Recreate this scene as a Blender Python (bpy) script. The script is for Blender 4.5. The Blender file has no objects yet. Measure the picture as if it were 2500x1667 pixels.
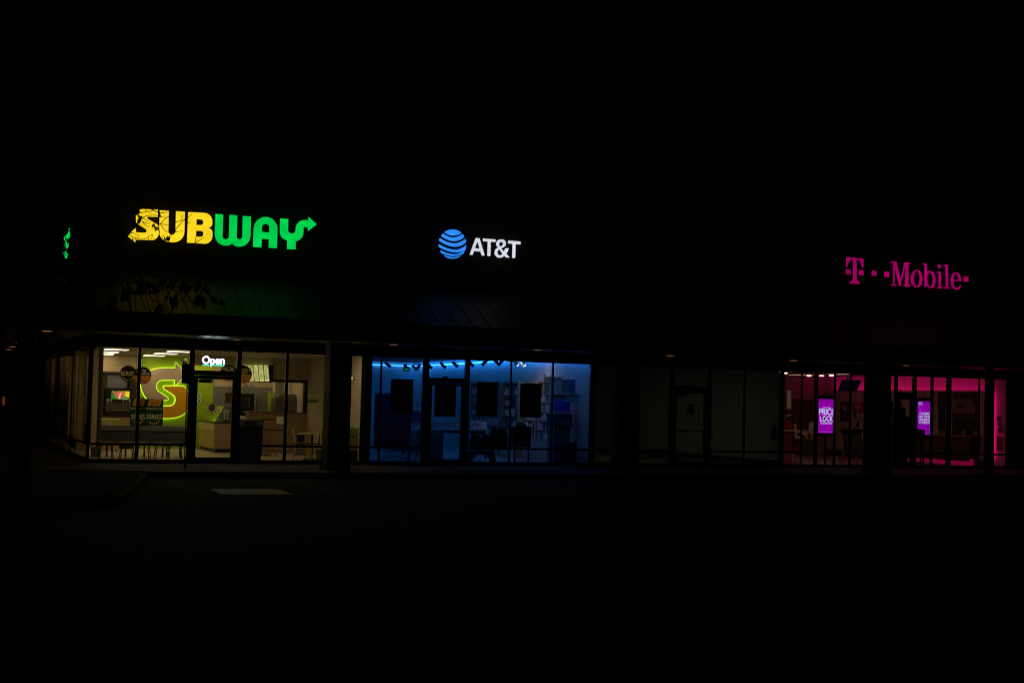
import bpy, math, random
from mathutils import Vector, Matrix
R = math.radians
S = bpy.context.scene
C = S.collection
random.seed(7)

# ---------------------------------------------------------------- camera
F_PX, YAW, PITCH, ROLL, EYE, DIST = 3472.0, .38808869, .04280657, .02501104, 1.75, 36.64249
fw = Vector((math.sin(YAW)*math.cos(PITCH), math.cos(YAW)*math.cos(PITCH), math.sin(PITCH)))
r0 = Vector((math.cos(YAW), -math.sin(YAW), 0)); u0 = r0.cross(fw)
rt = r0*math.cos(ROLL) + u0*math.sin(ROLL)
up = -r0*math.sin(ROLL) + u0*math.cos(ROLL)
cam_loc = Vector((0, -DIST, EYE))
cd = bpy.data.cameras.new('camera'); cam = bpy.data.objects.new('camera', cd); C.objects.link(cam)
cd.sensor_width = 36; cd.lens = 36*F_PX/2500; cd.clip_start = .1; cd.clip_end = 800
M = Matrix((rt, up, -fw)).transposed().to_4x4(); M.translation = cam_loc
cam.matrix_world = M
S.camera = cam

# ---------------------------------------------------------------- night sky, a trace of moonlight, exposure
w = bpy.data.worlds.new('World'); S.world = w; w.use_nodes = True
nt = w.node_tree; bg = nt.nodes['Background']
sky = nt.nodes.new('ShaderNodeTexSky'); sky.sky_type = 'NISHITA'; sky.sun_disc = False
sky.sun_elevation = R(4); sky.sun_rotation = R(200)
nt.links.new(sky.outputs[0], bg.inputs[0]); bg.inputs[1].default_value = .00002
sl = bpy.data.lights.new('moon', 'SUN'); sl.energy = .0002; sl.angle = R(.5); sl.color = (1, .95, .88)
so = bpy.data.objects.new('moon', sl); C.objects.link(so); so.rotation_euler = (R(60), 0, R(-20))
S.view_settings.view_transform = 'Standard'; S.view_settings.look = 'None'
S.view_settings.exposure = 0; S.view_settings.gamma = 1
S.cycles.use_denoising = True
S.cycles.filter_width = 1.1
S.cycles.sample_clamp_indirect = 4
S.cycles.max_bounces = 8; S.cycles.transparent_max_bounces = 16

# ---------------------------------------------------------------- measuring: a direction seen from the survey point, met with a real plane
def ray(x, y): return fw + rt*((x-1250)/F_PX) - up*((y-833.5)/F_PX)
def T(x, y, Y=0):
    d = ray(x, y); return cam_loc + d*((Y+DIST)/d.y)
def G(x, y, X):
    d = ray(x, y); return cam_loc + d*(X/d.x)
def K(x, y, z=.05):
    d = ray(x, y); return cam_loc + d*((z-EYE)/d.z)

# ---------------------------------------------------------------- materials
def mat(name, col, rough=.6, metal=0, emit=None, es=1, noise=0, nscale=8, bump=0, spec=.4):
    m = bpy.data.materials.new(name); m.use_nodes = True
    n = m.node_tree; b = n.nodes['Principled BSDF']
    b.inputs['Base Color'].default_value = (*col, 1)
    b.inputs['Roughness'].default_value = rough; b.inputs['Metallic'].default_value = metal
    b.inputs['Specular IOR Level'].default_value = spec
    if noise or bump:
        tc = n.nodes.new('ShaderNodeTexCoord'); ns = n.nodes.new('ShaderNodeTexNoise')
        ns.inputs['Scale'].default_value = nscale; ns.inputs['Detail'].default_value = 5
        n.links.new(tc.outputs['Object'], ns.inputs['Vector'])
        if noise:
            cr = n.nodes.new('ShaderNodeValToRGB')
            cr.color_ramp.elements[0].position = .3; cr.color_ramp.elements[1].position = .7
            cr.color_ramp.elements[0].color = (*[c*(1-noise) for c in col], 1)
            cr.color_ramp.elements[1].color = (*[min(1, c*(1+noise)) for c in col], 1)
            n.links.new(ns.outputs[0], cr.inputs[0]); n.links.new(cr.outputs[0], b.inputs['Base Color'])
        if bump:
            bp = n.nodes.new('ShaderNodeBump'); bp.inputs['Strength'].default_value = bump; bp.inputs['Distance'].default_value = .01
            n.links.new(ns.outputs[0], bp.inputs['Height']); n.links.new(bp.outputs[0], b.inputs['Normal'])
    if emit:
        b.inputs['Emission Color'].default_value = (*emit, 1); b.inputs['Emission Strength'].default_value = es
    return m

def glow(name, col, es=1, var=0, scale=3):
    """a lamp, lit sign face or screen: light only, a little uneven like lamps behind acrylic"""
    m = bpy.data.materials.new(name); m.use_nodes = True
    n = m.node_tree; n.nodes.clear()
    o = n.nodes.new('ShaderNodeOutputMaterial'); e = n.nodes.new('ShaderNodeEmission')
    e.inputs[0].default_value = (*col, 1); e.inputs[1].default_value = es
    n.links.new(e.outputs[0], o.inputs[0])
    if var:
        tc = n.nodes.new('ShaderNodeTexCoord'); ns = n.nodes.new('ShaderNodeTexNoise'); ns.inputs['Scale'].default_value = scale
        mr = n.nodes.new('ShaderNodeMapRange'); mr.inputs['From Min'].default_value = .3; mr.inputs['From Max'].default_value = .7
        mr.inputs['To Min'].default_value = es*(1-var); mr.inputs['To Max'].default_value = es*(1+var)
        n.links.new(tc.outputs['Object'], ns.inputs['Vector']); n.links.new(ns.outputs[0], mr.inputs[0]); n.links.new(mr.outputs[0], e.inputs[1])
    return m

def brick_mat(name, col, mortar, bw, bh, axis='XZ', ms=.012):
    m = bpy.data.materials.new(name); m.use_nodes = True
    n = m.node_tree; b = n.nodes['Principled BSDF']; b.inputs['Roughness'].default_value = .7
    tc = n.nodes.new('ShaderNodeTexCoord'); sp = n.nodes.new('ShaderNodeSeparateXYZ'); cb = n.nodes.new('ShaderNodeCombineXYZ')
    n.links.new(tc.outputs['Object'], sp.inputs[0])
    n.links.new(sp.outputs[axis[0]], cb.inputs[0]); n.links.new(sp.outputs[axis[1]], cb.inputs[1])
    br = n.nodes.new('ShaderNodeTexBrick'); br.inputs['Scale'].default_value = 1
    br.inputs['Brick Width'].default_value = bw; br.inputs['Row Height'].default_value = bh; br.inputs['Mortar Size'].default_value = ms
    br.inputs['Color1'].default_value = (*col, 1); br.inputs['Color2'].default_value = (*[c*.93 for c in col], 1); br.inputs['Mortar'].default_value = (*mortar, 1)
    n.links.new(cb.outputs[0], br.inputs['Vector']); n.links.new(br.outputs[0], b.inputs['Base Color'])
    return m

def wood_mat(name, a, bcol, scale=3, axis=2):
    m = bpy.data.materials.new(name); m.use_nodes = True
    n = m.node_tree; b = n.nodes['Principled BSDF']; b.inputs['Roughness'].default_value = .5
    tc = n.nodes.new('ShaderNodeTexCoord'); mp = n.nodes.new('ShaderNodeMapping'); ns = n.nodes.new('ShaderNodeTexNoise')
    sc = [1.2, 1.2, 1.2]; sc[axis] = 22
    mp.inputs['Scale'].default_value = sc; ns.inputs['Scale'].default_value = scale; ns.inputs['Detail'].default_value = 4
    cr = n.nodes.new('ShaderNodeValToRGB'); cr.color_ramp.elements[0].color = (*a, 1); cr.color_ramp.elements[1].color = (*bcol, 1)
    cr.color_ramp.elements[0].position = .35; cr.color_ramp.elements[1].position = .65
    n.links.new(tc.outputs['Object'], mp.inputs[0]); n.links.new(mp.outputs[0], ns.inputs[0]); n.links.new(ns.outputs[0], cr.inputs[0]); n.links.new(cr.outputs[0], b.inputs['Base Color'])
    return m

def glass_mat(name, k=.6, tint=(1, 1, 1)):
    m = bpy.data.materials.new(name); m.use_nodes = True
    n = m.node_tree; n.nodes.clear()
    o = n.nodes.new('ShaderNodeOutputMaterial'); mx = n.nodes.new('ShaderNodeMixShader')
    t = n.nodes.new('ShaderNodeBsdfTransparent'); g = n.nodes.new('ShaderNodeBsdfGlossy'); f = n.nodes.new('ShaderNodeFresnel'); ml = n.nodes.new('ShaderNodeMath')
    ml.operation = 'MULTIPLY'; ml.inputs[1].default_value = k; f.inputs[0].default_value = 1.5
    t.inputs[0].default_value = (*tint, 1); g.inputs['Roughness'].default_value = .02
    n.links.new(f.outputs[0], ml.inputs[0]); n.links.new(ml.outputs[0], mx.inputs[0])
    n.links.new(t.outputs[0], mx.inputs[1]); n.links.new(g.outputs[0], mx.inputs[2]); n.links.new(mx.outputs[0], o.inputs[0])
    return m

m_asphalt = mat('asphalt', (.014, .014, .014), .92, spec=.08, noise=.35, nscale=1.3, bump=.35)
m_patch = mat('worn_sheen_asphalt', (.042, .042, .032), .5, noise=.85, nscale=3, bump=.3)  # worn asphalt; reflected shop light is put into its paler colour
m_paint = mat('road_paint', (.05, .05, .045), .9, noise=.9, nscale=9)
m_concrete = mat('concrete', (.16, .13, .095), .85, spec=.2, noise=.25, nscale=2.2, bump=.2)
m_kerb = mat('kerb_concrete', (.20, .19, .17), .7, noise=.3, nscale=6, bump=.2)
m_soil = mat('soil', (.012, .010, .006), .95, spec=.05, noise=.4, nscale=10, bump=.6)
m_stucco = mat('dark_stucco', (.08, .07, .062), .9, noise=.15, nscale=5, bump=.2)
m_soffit = mat('soffit', (.26, .24, .20), .29, noise=.08, nscale=2, spec=.5)
m_fascia = mat('fascia', (.05, .045, .042), .6)
m_roof = mat('metal_roof', (.028, .040, .032), .5, noise=.2, nscale=1.5, spec=.2)
m_colbrick = brick_mat('column_brick', (.030, .024, .017), (.02, .016, .012), .2, .075)
m_frame = mat('bronze_frame', (.018, .015, .013), .35, metal=.6)
m_frame_al = mat('aluminium_frame', (.14, .12, .10), .4, metal=.4)
m_glass = glass_mat('pane_glass')
m_black = mat('black_plastic', (.008, .008, .009), .5)
m_dark = mat('dark_grey', (.03, .03, .03), .5)
m_steel = mat('steel', (.42, .40, .37), .3, metal=.85, noise=.1)
m_galv = mat('galvanised', (.22, .22, .22), .5, metal=.6)
m_white = mat('white_paint', (.72, .70, .64), .55)
m_bark = mat('bark', (.05, .038, .028), .9, noise=.4, nscale=12, bump=.6)
m_leaf = mat('dry_leaf', (.055, .04, .02), .8, noise=.4, nscale=6)

# ---------------------------------------------------------------- mesh and object helpers
ORG = {}
class MB:
    def __init__(s): s.v = []; s.f = []
    def box(s, x0, x1, y0, y1, z0, z1, M=None):
        x0, x1 = sorted((x0, x1)); y0, y1 = sorted((y0, y1)); z0, z1 = sorted((z0, z1))
        b = len(s.v)
        for z in (z0, z1):
            for x, y in ((x0, y0), (x1, y0), (x1, y1), (x0, y1)):
                p = Vector((x, y, z)); s.v.append(M @ p if M else p)
        s.f += [tuple(b+i for i in q) for q in ((3, 2, 1, 0), (4, 5, 6, 7), (0, 1, 5, 4), (1, 2, 6, 5), (2, 3, 7, 6), (3, 0, 4, 7))]
        return s
    def rbox(s, x0, x1, y0, y1, z0, z1, r=.02, axis='z'):
        """box with its four edges along an axis rounded"""
        rr = min(r, abs(x1-x0)/2.01, abs(y1-y0)/2.01, abs(z1-z0)/2.01)
        if axis == 'z': A, B, lo, hi = (x0, x1), (y0, y1), z0, z1
        elif axis == 'y': A, B, lo, hi = (x0, x1), (z0, z1), y0, y1
        else: A, B, lo, hi = (y0, y1), (z0, z1), x0, x1
        pts = []
        for cx, cy, a0 in ((A[1]-rr, B[1]-rr, 0), (A[0]+rr, B[1]-rr, 90), (A[0]+rr, B[0]+rr, 180), (A[1]-rr, B[0]+rr, 270)):
            for k in range(4):
                a = R(a0+30*k); pts.append((cx+rr*math.cos(a), cy+rr*math.sin(a)))
        P = {'z': lambda a, b, c: (a, b, c), 'y': lambda a, b, c: (a, c, b), 'x': lambda a, b, c: (c, a, b)}[axis]
        b = len(s.v); n = len(pts)
        s.v += [Vector(P(p[0], p[1], lo)) for p in pts] + [Vector(P(p[0], p[1], hi)) for p in pts]
        s.f += [tuple(range(b, b+n)), tuple(range(b+n, b+2*n))] + [(b+i, b+(i+1) % n, b+n+(i+1) % n, b+n+i) for i in range(n)]
        return s
    def tube(s, pts, rad, n=8, caps=True):
        pts = [Vector(p) for p in pts]
        if not isinstance(rad, (list, tuple)): rad = [rad]*len(pts)
        b = len(s.v); ref = None
        for i, p in enumerate(pts):
            d = (pts[min(i+1, len(pts)-1)] - pts[max(i-1, 0)]).normalized()
            if ref is None: ref = Vector((0, 0, 1)) if abs(d.z) < .9 else Vector((1, 0, 0))
            a = d.cross(ref).normalized(); c = a.cross(d).normalized(); ref = c
            for k in range(n):
                t = 2*math.pi*k/n; s.v.append(p + (a*math.cos(t)+c*math.sin(t))*rad[i])
        for i in range(len(pts)-1):
            for k in range(n):
                s.f.append((b+i*n+k, b+i*n+(k+1) % n, b+(i+1)*n+(k+1) % n, b+(i+1)*n+k))
        if caps: s.f += [tuple(range(b+n-1, b-1, -1)), tuple(range(b+(len(pts)-1)*n, b+len(pts)*n))]
        return s
    def lathe(s, prof, cx, cy, n=20):
        b = len(s.v)
        for r, z in prof:
            for k in range(n):
                t = 2*math.pi*k/n; s.v.append(Vector((cx+r*math.cos(t), cy+r*math.sin(t), z)))
        for i in range(len(prof)-1):
            for k in range(n): s.f.append((b+i*n+k, b+i*n+(k+1) % n, b+(i+1)*n+(k+1) % n, b+(i+1)*n+k))
        s.f += [tuple(range(b+n-1, b-1, -1)), tuple(range(b+(len(prof)-1)*n, b+len(prof)*n))]
        return s
    def quad(s, *p):
        b = len(s.v); s.v += [Vector(q) for q in p]; s.f.append(tuple(range(b, b+len(p)))); return s
    def add(s, me, M=None):
        b = len(s.v)
        for v in me.vertices: s.v.append(M @ v.co if M else v.co.copy())
        s.f += [tuple(b+i for i in p.vertices) for p in me.polygons]; return s
    def build(s, name, m, parent=None, smooth=False):
        if parent is not None: o0 = ORG[parent.name]
        else:
            lo = [min(v[i] for v in s.v) for i in range(3)]; hi = [max(v[i] for v in s.v) for i in range(3)]
            o0 = Vector(((lo[0]+hi[0])/2, (lo[1]+hi[1])/2, lo[2]))
        me = bpy.data.meshes.new(name); me.from_pydata([tuple(v-o0) for v in s.v], [], s.f); me.validate(); me.update()
        import bmesh
        bm = bmesh.new(); bm.from_mesh(me); bmesh.ops.recalc_face_normals(bm, faces=bm.faces); bm.to_mesh(me); bm.free()
        me.materials.append(m)
        if smooth:
            for p in me.polygons: p.use_smooth = True
        o = bpy.data.objects.new(name, me); C.objects.link(o)
        if parent is None: o.location = o0
        else: o.parent = parent
        ORG[o.name] = o0
        return o

def tag(o, label, cat, group=None, kind=None):
    o['label'] = label; o['category'] = cat
    if group: o['group'] = group
    if kind: o['kind'] = kind
    return o
def thing(name, label, cat, loc, group=None):
    o = bpy.data.objects.new(name, None); C.objects.link(o); o.location = loc; o.empty_display_size = .2
    ORG[o.name] = Vector(loc); return tag(o, label, cat, group)
def structure(o): o['kind'] = 'structure'; return o
def dup(root, loc, label=None, rz=None, group=None, scale=None):
    def cp(o, par):
        c = o.copy(); C.objects.link(c)
        if par: c.parent = par
        for ch in [x for x in bpy.data.objects if x.parent == o]: cp(ch, c)
        return c
    r = cp(root, None); r.location = loc; ORG[r.name] = Vector(loc)
    if label: r['label'] = label
    if group: r['group'] = group
    if rz is not None: r.rotation_euler = (0, 0, rz)
    if scale: r.scale = scale
    return r

# flat outlines (lists of 2-D loops, even-odd) -> extruded mesh
def fillet(pts, n=7):
    out = []
    N = len(pts)
    for i in range(N):
        p = pts[i]; r = p[2] if len(p) > 2 else 0
        P = Vector(p[:2])
        if not r: out.append(tuple(P)); continue
        A = Vector(pts[i-1][:2])-P; B = Vector(pts[(i+1) % N][:2])-P
        la, lb = A.length, B.length; A.normalize(); B.normalize()
        th = math.acos(max(-1, min(1, A.dot(B))))
        t = min(r/math.tan(th/2), la*.98, lb*.98)
        r2 = t*math.tan(th/2)
        bis = (A+B).normalized(); c = P+bis*(r2/math.sin(th/2))
        s0 = P+A*t-c; s1 = P+B*t-c
        a0 = math.atan2(s0.y, s0.x); a1 = math.atan2(s1.y, s1.x); d = (a1-a0+math.pi) % (2*math.pi)-math.pi
        for k in range(n+1):
            a = a0+d*k/n; out.append((c.x+r2*math.cos(a), c.y+r2*math.sin(a)))
    return out
def ell(cx, cy, rx, ry, n=28): return [(cx+rx*math.cos(2*math.pi*k/n), cy+ry*math.sin(2*math.pi*k/n)) for k in range(n)]
def spline(pts, n=6):
    """smooth closed loop through the points"""
    out = []; N = len(pts)
    for i in range(N):
        p0, p1, p2, p3 = [Vector(pts[(i+j-1) % N]) for j in range(4)]
        for k in range(n):
            t = k/n
            out.append(tuple(.5*((2*p1)+(p2-p0)*t+(2*p0-5*p1+4*p2-p3)*t*t+(3*p1-p0-3*p2+p3)*t**3)))
    return out
def shape_mesh(loops, depth):
    """loops in x,z ; faces -Y, front at y=0, back at y=depth"""
    cu = bpy.data.curves.new('s', 'CURVE'); cu.dimensions = '2D'; cu.fill_mode = 'BOTH'; cu.extrude = depth/2
    for L in loops:
        sp = cu.splines.new('POLY'); sp.points.add(len(L)-1)
        for i, p in enumerate(L): sp.points[i].co = (p[0], p[1], 0, 1)
        sp.use_cyclic_u = True
    return curve_mesh(cu, depth)
def curve_mesh(cu, depth):
    o = bpy.data.objects.new('s', cu); C.objects.link(o)
    dg = bpy.context.evaluated_depsgraph_get(); dg.update()
    me = bpy.data.meshes.new_from_object(o.evaluated_get(dg))
    bpy.data.objects.remove(o); bpy.data.curves.remove(cu)
    me.transform(Matrix.Rotation(R(90), 4, 'X')); me.transform(Matrix.Translation((0, depth/2, 0)))
    return me
def text_mesh(s, x0, x1, z0, z1, depth=.004, bold=0, line=1.0):
    cu = bpy.data.curves.new('t', 'FONT'); cu.body = s; cu.align_x = 'CENTER'; cu.extrude = depth/2; cu.offset = bold; cu.space_line = line
    cu.resolution_u = 4
    me = curve_mesh(cu, depth)
    xs = [v.co.x for v in me.vertices]; zs = [v.co.z for v in me.vertices]
    a, b, c, d = min(xs), max(xs), min(zs), max(zs)
    for v in me.vertices:
        v.co.x = x0+(v.co.x-a)/(b-a)*(x1-x0); v.co.z = z0+(v.co.z-c)/(d-c)*(z1-z0)
    return me
def at_y(me, Y): return Matrix.Translation((0, Y, 0))
def text(s, x0, x1, z0, z1, Y, name, m, parent, bold=0, depth=.004, line=1.0):
    me = text_mesh(s, x0, x1, z0, z1, depth, bold, line)
    return MB().add(me, Matrix.Translation((0, Y, 0))).build(name, m, parent)
def text_px(s, x0, y0, x1, y1, Y, name, m, parent, **k):
    a = T(x0, (y0+y1)/2, Y); b = T(x1, (y0+y1)/2, Y); c = T((x0+x1)/2, y1, Y); d = T((x0+x1)/2, y0, Y)
    return text(s, a.x, b.x, c.z, d.z, Y, name, m, parent, **k)
def Zm(ox, oy, sc, Y):
    """points of an enlarged detail at ox, oy -> x, z on the plane Y"""
    def f(loop):
        o = []
        for p in loop:
            q = T(ox+p[0]/sc, oy+p[1]/sc, Y); o.append((q.x, q.z))
        return o
    return f
def shape(loops, Y, depth, name, m, parent):
    return MB().add(shape_mesh(loops, depth), Matrix.Translation((0, Y, 0))).build(name, m, parent)
def pxbox(x0, y0, x1, y1, Y):
    a = T(x0, (y0+y1)/2, Y); b = T(x1, (y0+y1)/2, Y); c = T((x0+x1)/2, y1, Y); d = T((x0+x1)/2, y0, Y)
    return a.x, b.x, c.z, d.z
def outset(L, d):
    A = sum(L[i-1][0]*L[i][1]-L[i][0]*L[i-1][1] for i in range(len(L)))
    s = 1 if A > 0 else -1; out = []; N = len(L)
    for i in range(N):
        e = Vector(L[(i+1) % N])-Vector(L[i-1])
        if e.length < 1e-9: out.append(L[i]); continue
        e.normalize(); out.append((L[i][0]+e.y*d*s, L[i][1]-e.x*d*s))
    return out

# ================================================================= GROUND
structure(MB().box(-200, 260, -120, 260, -.45, -.15).build('parking_lot', m_asphalt))
structure(MB().box(.2, 90, -3.75, 0.06, -.2, 0).box(.2, 3.6, .06, 60, -.2, 0).build('pavement', m_concrete))
structure(MB().box(4.6, 90, -3.93, -3.75, -.2, .004).build('kerb', m_kerb))
isl = [(-30, -3.75), (4.05, -3.75), (4.45, -4.1, .4), (4.45, -5.2, .9), (3.2, -11.5, .8), (1.2, -14.2, 2.4), (-30, -14.2)]
isl = fillet(isl)
def flat(loop, z0, z1):
    mb = MB(); n = len(loop)
    mb.v = [Vector((p[0], p[1], z0)) for p in loop]+[Vector((p[0], p[1], z1)) for p in loop]
    mb.f = [tuple(range(n)), tuple(range(n, 2*n))]+[(i, (i+1) % n, n+(i+1) % n, n+i) for i in range(n)]
    return mb
structure(flat(isl, -.2, 0).build('island_kerb', mat('old_kerb', (.05, .046, .04), .9, spec=.1, noise=.5, nscale=5, bump=.3)))
structure(flat(outset(isl, -.16), -.1, .03).build('planting_bed', m_soil))
blob = [tuple(K(px, py, -.147)[:2]) for px, py in ((508, 1192), (560, 1193), (620, 1192.5), (680, 1194), (700, 1200), (716, 1206.5), (650, 1206), (600, 1207), (545, 1206), (525, 1199))]
blob = [tuple(Vector(blob[i]).lerp(Vector(blob[(i+1) % 10]), k/5)) for i in range(10) for k in range(5)]
structure(flat([(p[0]+random.uniform(-.05, .05), p[1]+random.uniform(-.09, .09)) for p in blob], -.149, -.146).build('worn_sheen_patch', m_patch))  # pale tone stands for window light on worn, wet ground
for x in (4.9, 7.65, 10.4, 13.15, 15.9, 18.6, 21.4, 24.1, 26.9, 29.6):
    structure(MB().box(x, x+.1, -9.2, -4.0, -.149, -.145).build('parking_line', m_paint))

# ================================================================= THE SHOP BUILDING
BLD = thing('shop_building', 'long dark single-storey row of shops with arcade and metal awning roof', 'building', (17, 4, 0))
X0, X1, XE = 3.7, 32.4, 46.0
HEAD, SILL, SOF = 2.885, .1, 3.17
MB().box(3.1, XE, -1.4, -1.1, 4.66, 7.6).box(3.1, 3.4, -1.1, 24, 4.66, 7.6).box(3.4, XE, 23.8, 24, 0, 7.6).box(XE-.2, XE, -1.1, 23.8, 0, 7.6).build('upper_wall', m_stucco, BLD)
MB().box(3.0, XE+.1, -1.5, -1.0, 7.6, 7.72).box(3.0, 3.5, -1.0, 24, 7.6, 7.72).build('coping', m_fascia, BLD)
MB().box(3.41, XE-.25, -1.05, 23.75, 6.6, 6.75).build('flat_roof', m_fascia, BLD)
# arcade soffit (front and left) and fascia beam
MB().box(.85, XE, -3.3, -.06, SOF, SOF+.06).box(.85, 3.64, -.06, 24, SOF, SOF+.06).build('soffit', m_soffit, BLD)
MB().box(.75, XE, -3.42, -3.3, SOF-.05, 3.62).box(.75, .85, -3.3, 24, SOF-.05, 3.62).build('fascia_beam', m_fascia, BLD)
# sloping standing-seam roof with mitred corner
rf = MB()
rf.quad((.65, -3.5, 3.6), (XE, -3.5, 3.6), (XE, -1.4, 4.7), (3.1, -1.4, 4.7))
rf.quad((.65, -3.5, 3.6), (3.1, -1.4, 4.7), (3.1, 24, 4.7), (.65, 24, 3.6))
rf.quad((.65, -3.5, 3.52), (XE, -3.5, 3.52), (XE, -3.5, 3.6), (.65, -3.5, 3.6))
rf.quad((.65, -3.5, 3.52), (.65, -3.5, 3.6), (.65, 24, 3.6), (.65, 24, 3.52))
x = 3.3
while x < XE:
    for k in (-.015, .015):
        rf.quad((x+k, -3.5, 3.6), (x+k, -1.4, 4.7), (x+k, -1.4, 4.725), (x+k, -3.5, 3.625))
    rf.quad((x-.015, -3.5, 3.625), (x+.015, -3.5, 3.625), (x+.015, -1.4, 4.725), (x-.015, -1.4, 4.725)); x += .44
rf.build('sloping_roof', m_roof, BLD)
# wall above the shopfronts
MB().box(X0-.1, XE, -.05, .05, HEAD+.045, SOF+.06).box(X0-.1, X0, .05, 24, HEAD+.045, SOF+.06).build('transom_wall', m_fascia, BLD)
# brick columns of the arcade
for xc in (9.26, T(1538, 980, -3.0).x, T(2154, 980, -3.0).x, T(2154, 980, -3).x+10.0):
    b = MB().box(xc-.27, xc+.27, -3.05, -2.5, 0, SOF-.055).box(xc-.31, xc+.31, -3.09, -2.46, 0, .14)
    b.build('column', m_colbrick, BLD)
b = MB().box(1.0, 1.5, -3.05, -2.5, 0, SOF-.055).box(.96, 1.54, -3.09, -2.46, 0, .14); b.build('column', m_colbrick, BLD)
# rear and party walls, floors and ceilings (each shop below)
m_beige = brick_mat('painted_block', (.50, .41, .29), (.44, .36, .25), .4, .2, 'XZ')
m_beige_y = brick_mat('painted_brick', (.52, .44, .36), (.40, .33, .26), .22, .075, 'YZ', .008)
m_white_wall = mat('white_wall', (.6, .6, .58), .7, noise=.05, nscale=1)
m_vac_wall = mat('bare_wall', (.42, .42, .36), .8, noise=.06, nscale=1)
m_pinkwall = mat('pale_wall', (.62, .50, .45), .7, noise=.05)
m_tile = brick_mat('floor_tile', (.40, .34, .24), (.30, .26, .19), .6, .6, 'XY', .006)
m_ceil = brick_mat('ceiling_tile', (.62, .58, .50), (.45, .42, .36), .6, 1.2, 'XY', .012)
m_floor2 = wood_mat('grey_floor', (.14, .14, .15), (.22, .22, .22), 3, 1)
m_floor3 = wood_mat('brown_floor', (.10, .06, .04), (.17, .11, .07), 3, 1)
m_carpet = mat('dark_floor', (.08, .08, .07), .8, noise=.3)
XS, XA, XV, XT = 10.77, 17.52, 23.82, 32.4     # right-hand party wall line of each shop
MB().box(XS, XS+.12, .07, 19, .0, 3.6).build('party_wall', m_beige_y, BLD)
b = MB().quad((XA-.02, .07, 0), (XA+.82, 19, 0), (XA+.82, 19, 3.6), (XA-.02, .07, 3.6)).quad((XA+.1, .07, 0), (XA+.94, 19, 0), (XA+.94, 19, 3.6), (XA+.1, .07, 3.6))
m_blue_wall = mat('store_wall', (.55, .55, .56), .7, noise=.05)
b.build('party_wall', m_blue_wall, BLD)
MB().box(XV, XV+.12, .07, 19, 0, 3.6).build('party_wall', m_vac_wall, BLD)
MB().box(XT, XT+.12, .07, 19, 0, 3.6).build('party_wall', m_pinkwall, BLD)
MB().box(X0-.05, XS, .05, 19, -.1, .05).build('floor', m_tile, BLD)
MB().box(XS+.12, XA+.9, .05, 19, -.1, .045).build('floor', m_floor2, BLD)
MB().box(XA+.96, XV, .05, 19, -.1, .05).build('floor', m_carpet, BLD)
MB().box(XV+.12, XT, .05, 19, -.1, .05).build('floor', m_floor3, BLD)
MB().box(X0, XS, .06, 18.5, 2.93, 3.0).build('ceiling', m_ceil, BLD)
MB().box(XS+.12, XA+.9, .06, 18.4, 3.24, 3.3).build('ceiling', mat('dark_ceiling', (.16, .17, .2), .8, noise=.3, nscale=1.5), BLD)
MB().box(XA+.96, XV, .06, 12, 3.1, 3.16).build('ceiling', m_ceil, BLD)
MB().box(XV+.12, XT, .06, 10.4, 3.0, 3.06).build('ceiling', mat('warm_ceiling', (.5, .40, .36), .8), BLD)

# ---------------------------------------------------------------- glazing
WID = {'s': (.038, .035), 'a': (.020, .035), 'v': (.022, .035), 't': (.016, .022)}
def window(xa, xb, shop, rail=True, left=None, right=None, m=m_frame, head=HEAD):
    """one glazed bay between the centres of two mullions"""
    f = MB(); w0, dp = WID[shop]; left = left or w0; right = right or w0
    f.box(xa-left, xa+left, -dp-.003, dp+.003, 0, head+.069)
    f.box(xb-right+.002, xb+right-.002, -dp-.001, dp+.001, 0, head+.067)
    f.box(xa+left, xb-right, -dp, dp, head, head+.065)
    f.box(xa+left, xb-right, -dp, dp, .0, SILL)
    if rail: f.box(xa+left, xb-right, -dp+.005, dp-.005, .435, .495)
    w_ = f.build('window', m, BLD)
    g = MB()
    if rail:
        g.box(xa+left, xb-right, -.004, .004, SILL, .435); g.box(xa+left, xb-right, -.004, .004, .495, head)
    else: g.box(xa+left, xb-right, -.004, .004, SILL, head)
    g.build('pane', m_glass, w_)
    return w_
def door(xa, xb, m=m_frame, closer=True, mid=False, push=True):
    f = MB(); hd = 2.25
    f.box(xa-.05, xa+.03, -.045, .045, 0, HEAD+.069).box(xb-.03, xb+.05, -.045, .045, 0, HEAD+.069)
    f.box(xa+.03, xb-.03, -.043, .043, hd, hd+.12).box(xa+.03, xb-.03, -.05, .05, HEAD, HEAD+.069).box(xa+.03, xb-.03, -.06, .06, 0, .04)
    d = f.build('doorway', m, BLD)
    MB().box(xa+.03, xb-.03, -.004, .004, hd+.12, HEAD).build('pane', m_glass, d)
    l = MB(); x0, x1 = xa+.035, xb-.035
    l.box(x0, x0+.09, -.03, .03, .045, hd-.005).box(x1-.09, x1, -.03, .03, .045, hd-.005).box(x0+.09, x1-.09, -.03, .03, hd-.10, hd-.005).box(x0+.09, x1-.09, -.03, .03, .045, .16)
    if mid: l.box(x0+.09, x1-.09, -.02, .02, 1.03, 1.07)
    dl = l.build('door_leaf', m, BLD)
    MB().box(x0+.09, x1-.09, -.004, .004, .16, hd-.10).build('pane', m_glass, dl)
    if push: MB().tube([(x0+.05, -.03, .9), (x0+.05, -.09, .9), (x0+.05, -.09, 1.25), (x0+.05, -.03, 1.25)], .012).build('handle', m_steel, dl)
    if closer: MB().box(x0+.12, x0+.45, .03, .09, hd-.19, hd-.11).build('closer', m_black, dl)
    return d
def xg(px, py=980): return T(px, py, 0).x
# restaurant, restaurant frames, side
x_c = 3.70
window(x_c, xg(337), 's'); window(xg(337), xg(463), 's', right=.04)
door(xg(463)+.06, xg(580)-.02)
window(xg(580)+.03, xg(698), 's'); window(xg(698), xg(795), 's'); window(xg(795), xg(884), 's')
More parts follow.
